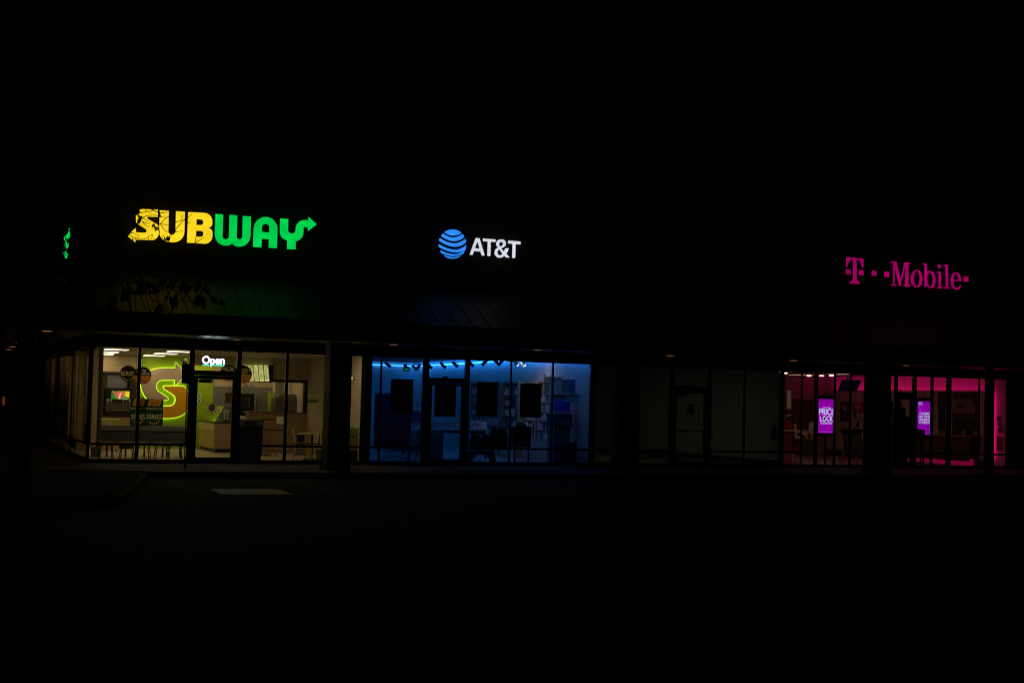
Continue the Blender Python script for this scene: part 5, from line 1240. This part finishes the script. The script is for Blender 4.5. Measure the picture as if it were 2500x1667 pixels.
for i, (px, hh, lb) in enumerate(((1941, .2, 'small white figure-like stand on the pale table'), (1972, .3, 'dark round-headed device on the pale table'), (1979, .26, 'white boxed device at the right end of the pale table'))):
    x = T(px, 1045, 2.4).x; t = thing('table_device', lb, 'device', (x, 2.4, zt)); MB().lathe([(.07, zt+.001), (.06, zt+.02), (.02, zt+.05)], x, 2.4, 12).build('base', (m_white, m_dark, m_white)[i], t)
    (MB().lathe([(.02, zt+.051), (.05, zt+hh*.6), (.03, zt+hh)], x, 2.4, 12) if i < 2 else MB().rbox(x-.12, x+.12, 2.38, 2.44, zt+.051, zt+hh, .02, 'y')).build('head', (m_white, m_dark, m_white)[i], t)
o, x0, x1, z0, z1 = rp(1940, 1053, 1984, 1071, 2.1, 'table_graphic', m_white, 'white graphic panel with dark red round shapes under the pale table', 'poster')
W, H = x1-x0, z1-z0
shape([ell(x0+W*.8, z0+H*.5, W*.13, H*.42)], 2.07, .006, 'printed_disc', m_mag, o)
shape([spline([(x0+W*.08, z1-H*.1), (x0+W*.3, z1-H*.25), (x0+W*.5, z1-H*.5), (x0+W*.6, z0+H*.1), (x0+W*.35, z0+H*.2), (x0+W*.15, z0+H*.5)], 4)], 2.07, .006, 'printed_shape', m_brown, o)
# hanging blue screen
Y = 4.5
a, b, c, d = T(2058, 928, Y), T(2103, 929, Y), T(2092, 955, Y-.4), T(2047, 955, Y-.4)
t = thing('hanging_screen', 'tilted dark blue hanging screen against the pink upper wall', 'screen', (a+c)/2)
p = MB(); e = Vector((0, .05, .02)); p.v = [a, b, c, d, a+e, b+e, c+e, d+e]; p.f = [(0, 1, 2, 3), (7, 6, 5, 4), (0, 4, 5, 1), (1, 5, 6, 2), (2, 6, 7, 3), (3, 7, 4, 0)]
sc2 = p.build('screen', glow('dim_blue_screen', (.0003, .0004, .0035), 1, .4, 6), t)
m_ = (a+b)/2; MB().tube([m_+Vector((-.2, .03, -.05)), (m_.x-.2, m_.y+.03, 3.0)], .03, 8).build('pole', m_cream, t)
# purple window screens
def screen(c, label, Y=.3):
    x0, x1, z0, z1 = pxbox(*c, Y); t = thing('window_screen', label, 'screen', ((x0+x1)/2, Y, z0), 'upright purple screens in the pink store windows')
    MB().rbox(x0-.04, x1+.04, Y+.008, Y+.10, z0-.10, z1+.11, .02, 'y').build('case', m_black, t)
    MB().box(x0, x1, Y, Y+.006, z0, z1).build('display', glow('purple_screen', (.26, .0, .36), 1, .25, 1.3), t)
    MB().tube([((x0+x1)/2, Y+.06, z0-.101), ((x0+x1)/2, Y+.06, .08)], .03, 8).build('pole', m_black, t); MB().box((x0+x1)/2-.2, (x0+x1)/2+.2, Y-.05, Y+.25, .05, .079).build('foot', m_black, t)
    MB().box((x0+x1)/2-.03, (x0+x1)/2+.03, Y+.02, Y+.08, z1+.111, z1+.14).build('sensor', m_black, t)
    return t, x0, x1, z0, z1
m_scw = glow('screen_white', (.55, .62, .95), 1)
t, x0, x1, z0, z1 = screen((1998.5, 974, 2037.5, 1057), 'upright purple screen reading PRICE LOCK GUARANTEE')
f6 = lambda s_, a, b, c, d, bold=.03, m_=m_scw: text_px(s_, 1880+a/5.228, 860+b/5.228, 1880+c/5.228, 860+d/5.228, .294, 'lettering', m_, t, bold=bold)
f6("THAT'S OUR", 672, 697, 776, 712, .0); f6('PRICE', 627, 718, 819, 798, .018); f6('L', 637, 812, 668, 878, .018); f6('O', 672, 810, 716, 880, .03); f6('CK', 720, 812, 803, 878, .018); f6('GUARANTEE', 642, 890, 792, 916, .0)
fz = Zm(1880, 860, 5.228, .287)
shape([fz([(676, 838), (686, 836), (692, 850), (712, 812), (722, 818), (696, 868), (688, 866)])], .287, .003, 'check_mark', m_black, t)
shape([fz([(628, 1009), (795, 1010), (795, 1014), (628, 1013)])], .29, .003, 'thin_line', glow('thin', (.5, .1, .6), 1), t)
t, x0, x1, z0, z1 = screen((2240.5, 979.5, 2275, 1061), 'upright purple screen about holidays with confetti corners')
for s_, a, b, c, d in (('T-MOBILE', 462, 717, 586, 745), ('HAS YOUR', 455, 753, 593, 783), ('HOLIDAYS', 457, 789, 590, 818), ('COVERED', 460, 823, 587, 853)):
    text_px(s_, 2150+a/4.9, 860+b/4.9, 2150+c/4.9, 860+d/4.9, .294, 'lettering', m_scw, t, bold=.0)
cf = MB()
for k in range(46):
    if k < 23: xx = x0+.01+abs(random.gauss(0, .09)); zz = z1-.02-abs(random.gauss(0, .12))
    else: xx = x1-.02-abs(random.gauss(0, .09)); zz = z0+.04+abs(random.gauss(0, .12))
    if x0 < xx < x1-.02 and z0 < zz < z1-.02: cf.box(xx, xx+.016, .294, .297, zz, zz+.016)
cf.build('confetti', glow('confetti', (.25, .65, .75), 1), t)
x0, x1, z0, z1 = pxbox(2240, 1048, 2257, 1071, .15)
tag(MB().rbox(x0, x1, .12, .2, z0, z1, .01, 'y').box((x0+x1)/2-.02, (x0+x1)/2+.02, .14, .18, .05, z0).build('small_sign_box', m_dec), 'small dark box covering the lower left corner of the holiday screen', 'box')
# seen through the glass door
x0, x1, z0, z1 = pxbox(2186, 1019, 2222, 1112, .6)
t = thing('dark_red_counter', 'dark red counter behind the pink store door', 'counter', ((x0+x1)/2, .8, .05)); MB().box(x0-.1, x1, .6, 1.1, .3, z1).build('front', mat('dark_red', (.05, .006, .012), .6), t); MB().box(x0-.12, x1+.01, .58, 1.12, z1+.001, z1+.04).build('top', m_dark, t); MB().box(x0-.05, x1-.05, .65, 1.05, .05, .299).build('plinth', m_dark, t)
x0, x1, z0, z1 = pxbox(2189, 995, 2211, 1031, .12)
tag(MB().box(x0, x1, .12, .14, z0, z1).build('door_sign', m_black), 'black square sign on the pink store door', 'sign')
x0, x1, z0, z1 = pxbox(2188, 955, 2203, 962, 4.5)
t = thing('hours_sign', 'pale notice with dark letters above the pink store door bar', 'notice', ((x0+x1)/2, 4.5, z0)); MB().box(x0-.1, x1, 4.5, 4.52, z0-.25, z1+.05).build('plate', mat('warm_white', (.7, .55, .48), .6), t)
text('WORKS', x0-.05, x1-.05, z0, z1, 4.49, 'lettering', m_dark, t, bold=.02)
x0, x1, z0, z1 = pxbox(2188, 975, 2205, 995, 4.2)
o = tag(MB().box(x0, x1, 4.2, 4.22, z0, z1).build('picture_board', mat('warm_white2', (.6, .45, .38), .6)), 'pale board with dark slanted shape behind the pink store door', 'poster')
shape([[(x0+.05, z0+.1), (x0+.12, z1-.02), (x1-.03, z1-.2), (x1-.05, z0+.05)]], 4.18, .006, 'dark_shape', m_dark, o)
a_ = T(2213, 1000, 5.5); t = thing('lit_column', 'slim warm-lit white column behind the pink store door', 'column', (a_.x, 5.5, .05)); MB().lathe([(.10, .1), (.10, 2.4)], a_.x, 5.5, 14).build('shaft', m_white, t); MB().lathe([(.14, .05), (.14, .099)], a_.x, 5.5, 14).build('base', m_dark, t)
# easel stand
x0, x1, zq, z1 = pxbox(2053, 1052, 2112, 1128, 1.0)
t = thing('easel_sign', 'dark leaning easel board in front of the display wall', 'sign', ((x0+x1)/2, 1.1, .05))
p = MB(); e = Vector((0, .03, 0)); a, b, c, d = Vector((x0+.1, 1.1, z1)), Vector((x1-.1, 1.1, z1)), Vector((x1-.1, .9, .35)), Vector((x0+.1, .9, .35)); p.v = [a, b, c, d, a+e, b+e, c+e, d+e]; p.f = [(0, 1, 2, 3), (7, 6, 5, 4), (0, 4, 5, 1), (1, 5, 6, 2), (2, 6, 7, 3), (3, 7, 4, 0)]; p.build('board', mat('slate', (.05, .045, .045), .6), t)
for s_ in (x0+.05, x1-.05): MB().tube([(s_, 1.12, z1+.05), (s_, .85, .05)], .022, 6).build('leg', m_woodd, t); 
MB().tube([((x0+x1)/2, 1.14, z1), ((x0+x1)/2, 1.7, .05)], .02, 6).build('rear_leg', m_woodd, t)
MB().box(x0+.02, x1-.02, 1.05, 1.15, z1+.001, z1+.06).build('top_bar', m_black, t)
t = thing('ceiling_light', 'unseen added warm fill light just inside the pink store windows', 'ceiling light', (28, .8, 2.99))  # hidden panel added to warm and brighten the front of the shop
MB().box(24.4, 30.2, .45, .85, 2.975, 2.998).build('frame', m_white, t); MB().box(24.45, 30.15, .5, .8, 2.968, 2.9745).build('diffuser', glow('warm_fill_strip', (1, .52, .33), 1.7), t)
# ceiling spots and slits of the pink store
q0 = None
for i, (px, py, big) in enumerate(((1917, 909, 1), (1975, 916, 1), (2006, 916, 1), (2030, 915, 1), (1945, 925, 0), (1969, 924, 0), (2003, 931, 0), (2332, 925, 0))):
    q = K(px, py, 2.985); lb = 'round ceiling spot of the pink store, %s' % ('at its far left edge', 'above the pale table', 'left one over the purple price screen', 'right one over the purple price screen', 'tiny one in front of the olive door, left', 'tiny one in front of the olive door, right', 'tiny one over the purple price screen', 'tiny one above the pictured phone')[i]
    t = thing('ceiling_spot', lb, 'ceiling light', (q.x, q.y, 2.99), 'ceiling spots of the pink store')
    r = .085 if big else .05
    MB().lathe([(r+.02, 2.997), (r+.015, 2.975), (r, 2.973)], q.x, q.y, 18).build('trim', m_dark, t); MB().lathe([(r-.005, 2.9725), (r-.03, 2.955), (.01, 2.95)], q.x, q.y, 16).build('lens', glow('spot_glow', (1, .62, .42), 26 if big else 3), t)
for px, py, lb in ((1949, 914.5, 'left thin ceiling light slit over the pale table'), (1961, 914.5, 'right thin ceiling light slit over the pale table'), (2050, 913, 'thin ceiling light slit right of the price screen')):
    q = K(px, py, 2.99); t = thing('slit_light', lb, 'ceiling light', (q.x, q.y, 2.99)); MB().box(q.x-.16, q.x+.16, q.y-.5, q.y+.5, 2.985, 2.998).build('frame', m_white, t); MB().box(q.x-.13, q.x+.13, q.y-.46, q.y+.46, 2.978, 2.9845).build('diffuser', glow('slit_glow', (1, .6, .42), .6), t)

# ================================================================= OUTSIDE
# perforated signpost with the back of a plate
pb = K(452, 1143, 0)
t = thing('parking_sign', 'back of a small road sign on a perforated post before the glass door', 'road sign', (pb.x, pb.y, 0))
x0, x1, z0, z1 = pxbox(443.5, 888, 474, 936, pb.y); xc = pb.x
hl = MB(); w2, d2 = .032, .02
hl.box(xc-w2, xc-w2+.004, pb.y-d2, pb.y+d2, 0, z1-.05).box(xc+w2-.004, xc+w2, pb.y-d2, pb.y+d2, 0, z1-.05)
zz = .0
hl.box(xc-w2+.004, xc-.008, pb.y-.003, pb.y, 0, z1-.05).box(xc+.008, xc+w2-.004, pb.y-.003, pb.y, 0, z1-.05)
while zz < z1-.08: hl.box(xc-.008, xc+.008, pb.y-.003, pb.y, zz, zz+.012); zz += .026
hl.build('post', m_black, t)
pl = [(p[0], p[1]) for p in fillet([(x0, z0, .035), (x1, z0, .035), (x1, z1, .035), (x0, z1, .035)], 5)]
shape([pl], pb.y-.024, .003, 'plate', mat('plate_back', (.012, .012, .012), .6), t)
for z in (z0+.07, z1-.07): MB().tube([(xc, pb.y-.03, z), (xc, pb.y-.0245, z)], .008, 6).build('bolt', m_dark, t)
# light pole on concrete base
pp = K(2413, 1245, -.15); 
t = thing('light_pole', 'tall dark parking lot light pole on a square concrete base at the right', 'lamp post', (pp.x, pp.y, -.15))
MB().rbox(pp.x-.29, pp.x+.29, pp.y-.29, pp.y+.29, -.15, .55, .05).build('base', mat('base_concrete', (.05, .05, .045), .9, noise=.3), t)
MB().box(pp.x-.14, pp.x+.14, pp.y-.14, pp.y+.14, .551, .575).build('flange', m_dark, t)
m_pole = mat('pole_paint', (.02, .018, .016), .4)
MB().tube([(pp.x, pp.y, .575), (pp.x, pp.y, 5), (pp.x, pp.y, 11.5)], [.098, .09, .07], 16).build('shaft', m_pole, t, True)
MB().box(pp.x-.18, pp.x+.18, pp.y-1.1, pp.y-.2, 11.3, 11.45).build('lamp_head', m_pole, t)
# plaque on the brick column
x0, x1, z0, z1 = pxbox(2158, 978, 2180, 1013, -3.06)
tag(MB().rbox(x0, x1, -3.075, -3.055, z0, z1, .02, 'y').build('column_plaque', mat('grey_plaque', (.30, .30, .28), .5)), 'grey rectangular plaque on the last brick column', 'plaque')
# distant orange lit thing beyond the side walkway
q = T(9, 975, 60)
t = thing('distant_light', 'small orange lit lamp far off at the left edge', 'lamp', (q.x, 60, -.15))
MB().tube([(q.x, 60, -.15), (q.x, 60, q.z-.35)], .05, 8).build('post', m_dark, t); MB().rbox(q.x-.07, q.x+.07, 59.95, 60.1, q.z-.35, q.z+.2, .05, 'y').build('orange_lamp', glow('orange_glow', (.5, .07, .01), .22), t)
MB().lathe([(.05, q.z+.201), (.07, q.z+.5), (.02, q.z+.7)], q.x, 60, 8).build('finial', m_dark, t)

# ---------------------------------------------------------------- tree in the island
TY = -12.0
tr = thing('bare_tree', 'dark nearly bare tree with hanging dead leaves in the left planting bed', 'tree', (1.42, TY, 0))
tk = MB(); base = Vector((1.42, TY, .03))
tk.tube([base, base+Vector((.02, 0, .4)), base+Vector((-.03, .02, 1.4)), base+Vector((.02, .03, 2.3)), base+Vector((.1, 0, 3.1)), base+Vector((.05, .05, 4.2)), base+Vector((-.15, 0, 5.6)), base+Vector((-.1, .1, 7.2))], [.24, .17, .15, .15, .13, .10, .06, .02], 12)
tk.build('trunk', m_bark, tr, True)
br = MB(); lf = MB()
def leaf(p, s):
    a = random.uniform(0, 6.28); dn = Vector((random.uniform(-.5, .5), random.uniform(-.5, .5), -1)).normalized()
    sd = dn.cross(Vector((math.cos(a), math.sin(a), .2))).normalized(); n_ = dn.cross(sd)
    L = s*random.uniform(.8, 1.3); w2 = L*.36
    q = [p, p+dn*L*.3+sd*w2+n_*.1*L, p+dn*L*.75+sd*w2*.7, p+dn*L, p+dn*L*.7-sd*w2*.8+n_*.12*L, p+dn*L*.3-sd*w2]
    lf.quad(*q)
def clump(px, py, rp, n, Y=None, s=.085):
    Y = TY+random.uniform(-.5, .5) if Y is None else Y
    c = T(px, py, Y); r = rp*(T(px+10, py, Y).x-c.x)/10
    for k in range(n):
        d = Vector((random.gauss(0, .42), random.gauss(0, .5), random.gauss(0, .55)))*r; leaf(c+d+Vector((0, 0, .03)), s*.85)
def twig(pts, Z, rad=.008, r1=.004, Y0=None):
    Y = TY+random.uniform(-.7, .7) if Y0 is None else Y0
    P = []
    for i, p in enumerate(pts):
        px, py = (290+p[0]/8.711, 490+p[1]/8.711) if Z == 9 else (100+p[0]/3.2667, 460+p[1]/3.2667)
        P.append(T(px, py, Y+i*random.uniform(-.05, .05)))
    n = len(P); br.tube(P, [rad+(r1-rad)*i/(n-1) for i in range(n)], 5)
for L in ([(445, 265), (560, 240), (700, 215), (780, 170)], [(545, 150), (600, 225), (700, 270)], [(480, 375), (600, 320), (780, 305), (850, 335)], [(470, 370), (560, 395), (670, 465)], [(490, 445), (600, 480), (670, 495)],
          [(850, 345), (980, 358), (1080, 345)], [(845, 488), (960, 505), (1080, 518)], [(890, 490), (930, 570), (990, 640), (1060, 668)], [(890, 485), (980, 395), (1070, 325)], [(1190, 640), (1300, 500), (1400, 400), (1560, 290)],
          [(1190, 460), (1300, 430), (1400, 405)], [(1200, 668), (1270, 655), (1360, 645)], [(190, 712), (290, 765), (390, 805), (530, 822), (620, 775), (712, 720)], [(1030, 810), (1130, 720), (1215, 640)], [(1600, 908), (1700, 850), (1830, 770)],
          [(230, 685), (310, 685), (430, 745)], [(270, 850), (380, 800), (435, 745)], [(890, 268), (980, 250), (1065, 212)], [(715, 720), (700, 810)], [(1400, 405), (1420, 470), (1520, 475)], [(620, 775), (635, 850)], [(500, 440), (560, 520), (650, 570)], [(300, 765), (290, 840)], [(915, 790), (970, 735)], [(1345, 310), (1340, 420)], [(1640, 780), (1625, 905)]):
    twig(L, 9, .007, .0035, TY+random.uniform(-.5, .5))
for L in ([(500, 690), (650, 700), (760, 740), (900, 760), (1040, 790), (1130, 880)], [(690, 740), (750, 850), (755, 1000)], [(760, 740), (800, 880), (840, 980)], [(900, 760), (930, 900), (980, 980)], [(1040, 790), (1000, 880), (950, 960)],
          [(1040, 790), (1120, 870), (1180, 1000)], [(1100, 760), (1180, 880), (1260, 1000)], [(1200, 780), (1260, 860), (1290, 1000)], [(1130, 880), (1230, 760), (1280, 700)], [(1040, 900), (1120, 890), (1240, 900)], [(1240, 760), (1330, 840), (1400, 890), (1480, 895), (1500, 925)],
          [(750, 850), (900, 830), (1000, 800)], [(680, 720), (710, 900), (720, 990)], [(860, 700), (1000, 720), (1150, 740), (1300, 720), (1420, 760)], [(980, 690), (1010, 820), (1060, 900)], [(620, 700), (670, 850), (700, 920)], [(1150, 740), (1170, 850), (1230, 930)], [(1060, 900), (1040, 1000)], [(820, 800), (900, 900), (960, 900), (1010, 980)], [(1300, 720), (1320, 800), (1300, 860)]):
    twig(L, 8, .012, .005)
# hidden-in-the-dark limbs that carry them
o_ = base+Vector((0, 0, 2.4))
def limb(a, b, r0_, r1_, sag=.25, n=6):
    a, b = Vector(a), Vector(b); P = []
    for i in range(n+1):
        t_ = i/n; p = a.lerp(b, t_); p.z += sag*math.sin(math.pi*t_); p += Vector((random.uniform(-.03, .03), random.uniform(-.05, .05), random.uniform(-.03, .03)))*(0 < i < n); P.append(p)
    br.tube(P, [r0_+(r1_-r0_)*i/n for i in range(n+1)], 7); return P
def pz(px, py): return T(px, py, TY)
limb(base+Vector((0, 0, 2.6)), pz(255, 672), .06, .018, .3); limb(base+Vector((0, 0, 2.9)), pz(345, 535), .05, .012, -.1); limb(base+Vector((.08, 0, 3.1)), pz(405, 600), .05, .010, -.12)
limb(pz(255, 672), pz(470, 700), .018, .006, -.08); limb(base+Vector((.05, 0, 4.1)), pz(300, 480), .04, .01); limb(pz(300, 480), pz(392, 520), .01, .008, .02)
for k in range(16):
    h = random.uniform(2.4, 6.8); ang = random.uniform(0, 2*math.pi); L = random.uniform(1.2, 2.6)*(1-.07*h)
    a = base+Vector((0, 0, h)); b = a+Vector((math.cos(ang)*L, math.sin(ang)*L*.9, L*random.uniform(.2, .8)))
    if b.x > 2.6 and b.z > 3.3: b.x = 2.2
    P = limb(a, b, .035, .008)
    for j in range(5):
        s_ = random.choice(P[2:]); e = s_+Vector((random.uniform(-.6, .6), random.uniform(-.6, .6), random.uniform(-.1, .6))); limb(s_, e, .01, .003, .05, 3)
        for m2 in range(6): leaf(e+Vector([random.gauss(0, .12) for _ in range(3)]), .1)
for px, py, rr, n in ( (310, 716, 15, 60), (343, 706, 10, 34), (378, 708, 11, 40), (363, 700, 8, 20), (425, 736, 12, 44), (489, 735, 12, 44), (388, 757, 12, 36), (447, 700, 10, 26), (482, 697, 10, 26), (523, 732, 6, 12), (541, 737, 5, 10), (505, 712, 6, 14), (330, 520, 6, 10), (420, 690, 10, 20), (400, 688, 10, 20), (345, 690, 10, 18), (460, 704, 7, 12)):
    clump(px, py, rr, n)
for px, py, rr, n in ((342, 534, 8, 26), (341, 540, 6, 16), (376, 553, 6, 14), (384, 560, 6, 12), (387, 521, 4, 6), (391, 529, 3, 5), (389, 513, 3, 4), (409, 586, 7, 26), (403, 590, 6, 9), (336, 520, 5, 5)):
    clump(px, py, rr, n, TY, .045)
# leaf masses in front of the flank sign and left of it
for k in range(70):
    px = random.uniform(60, 300); py = random.uniform(420, 760)
    if 149 < px < 178 and 545 < py < 645: continue
    clump(px, py, random.uniform(8, 16), 16, TY+random.uniform(-1.2, 1.2), .1)
for px, py, rr, n in ((138, 560, 12, 70), (141, 585, 11, 70), (146, 560, 8, 40), (140, 610, 12, 70), (153, 604, 9, 30), (136, 635, 10, 50), (150, 632, 8, 30), (168, 612, 6, 14), (158, 566, 3, 5), (148, 590, 6, 20), (160, 640, 8, 40), (143, 650, 9, 50), (150, 645, 9, 40), (137, 640, 8, 50), (164, 655, 8, 30), (143, 622, 8, 40), (133, 655, 8, 50), (138, 662, 8, 50), (130, 645, 7, 40), (146, 660, 7, 40)):
    clump(px, py, rr, n, TY+random.uniform(-.4, .4), .08)
br.build('branches', m_bark, tr); lf.build('foliage', m_leaf, tr)
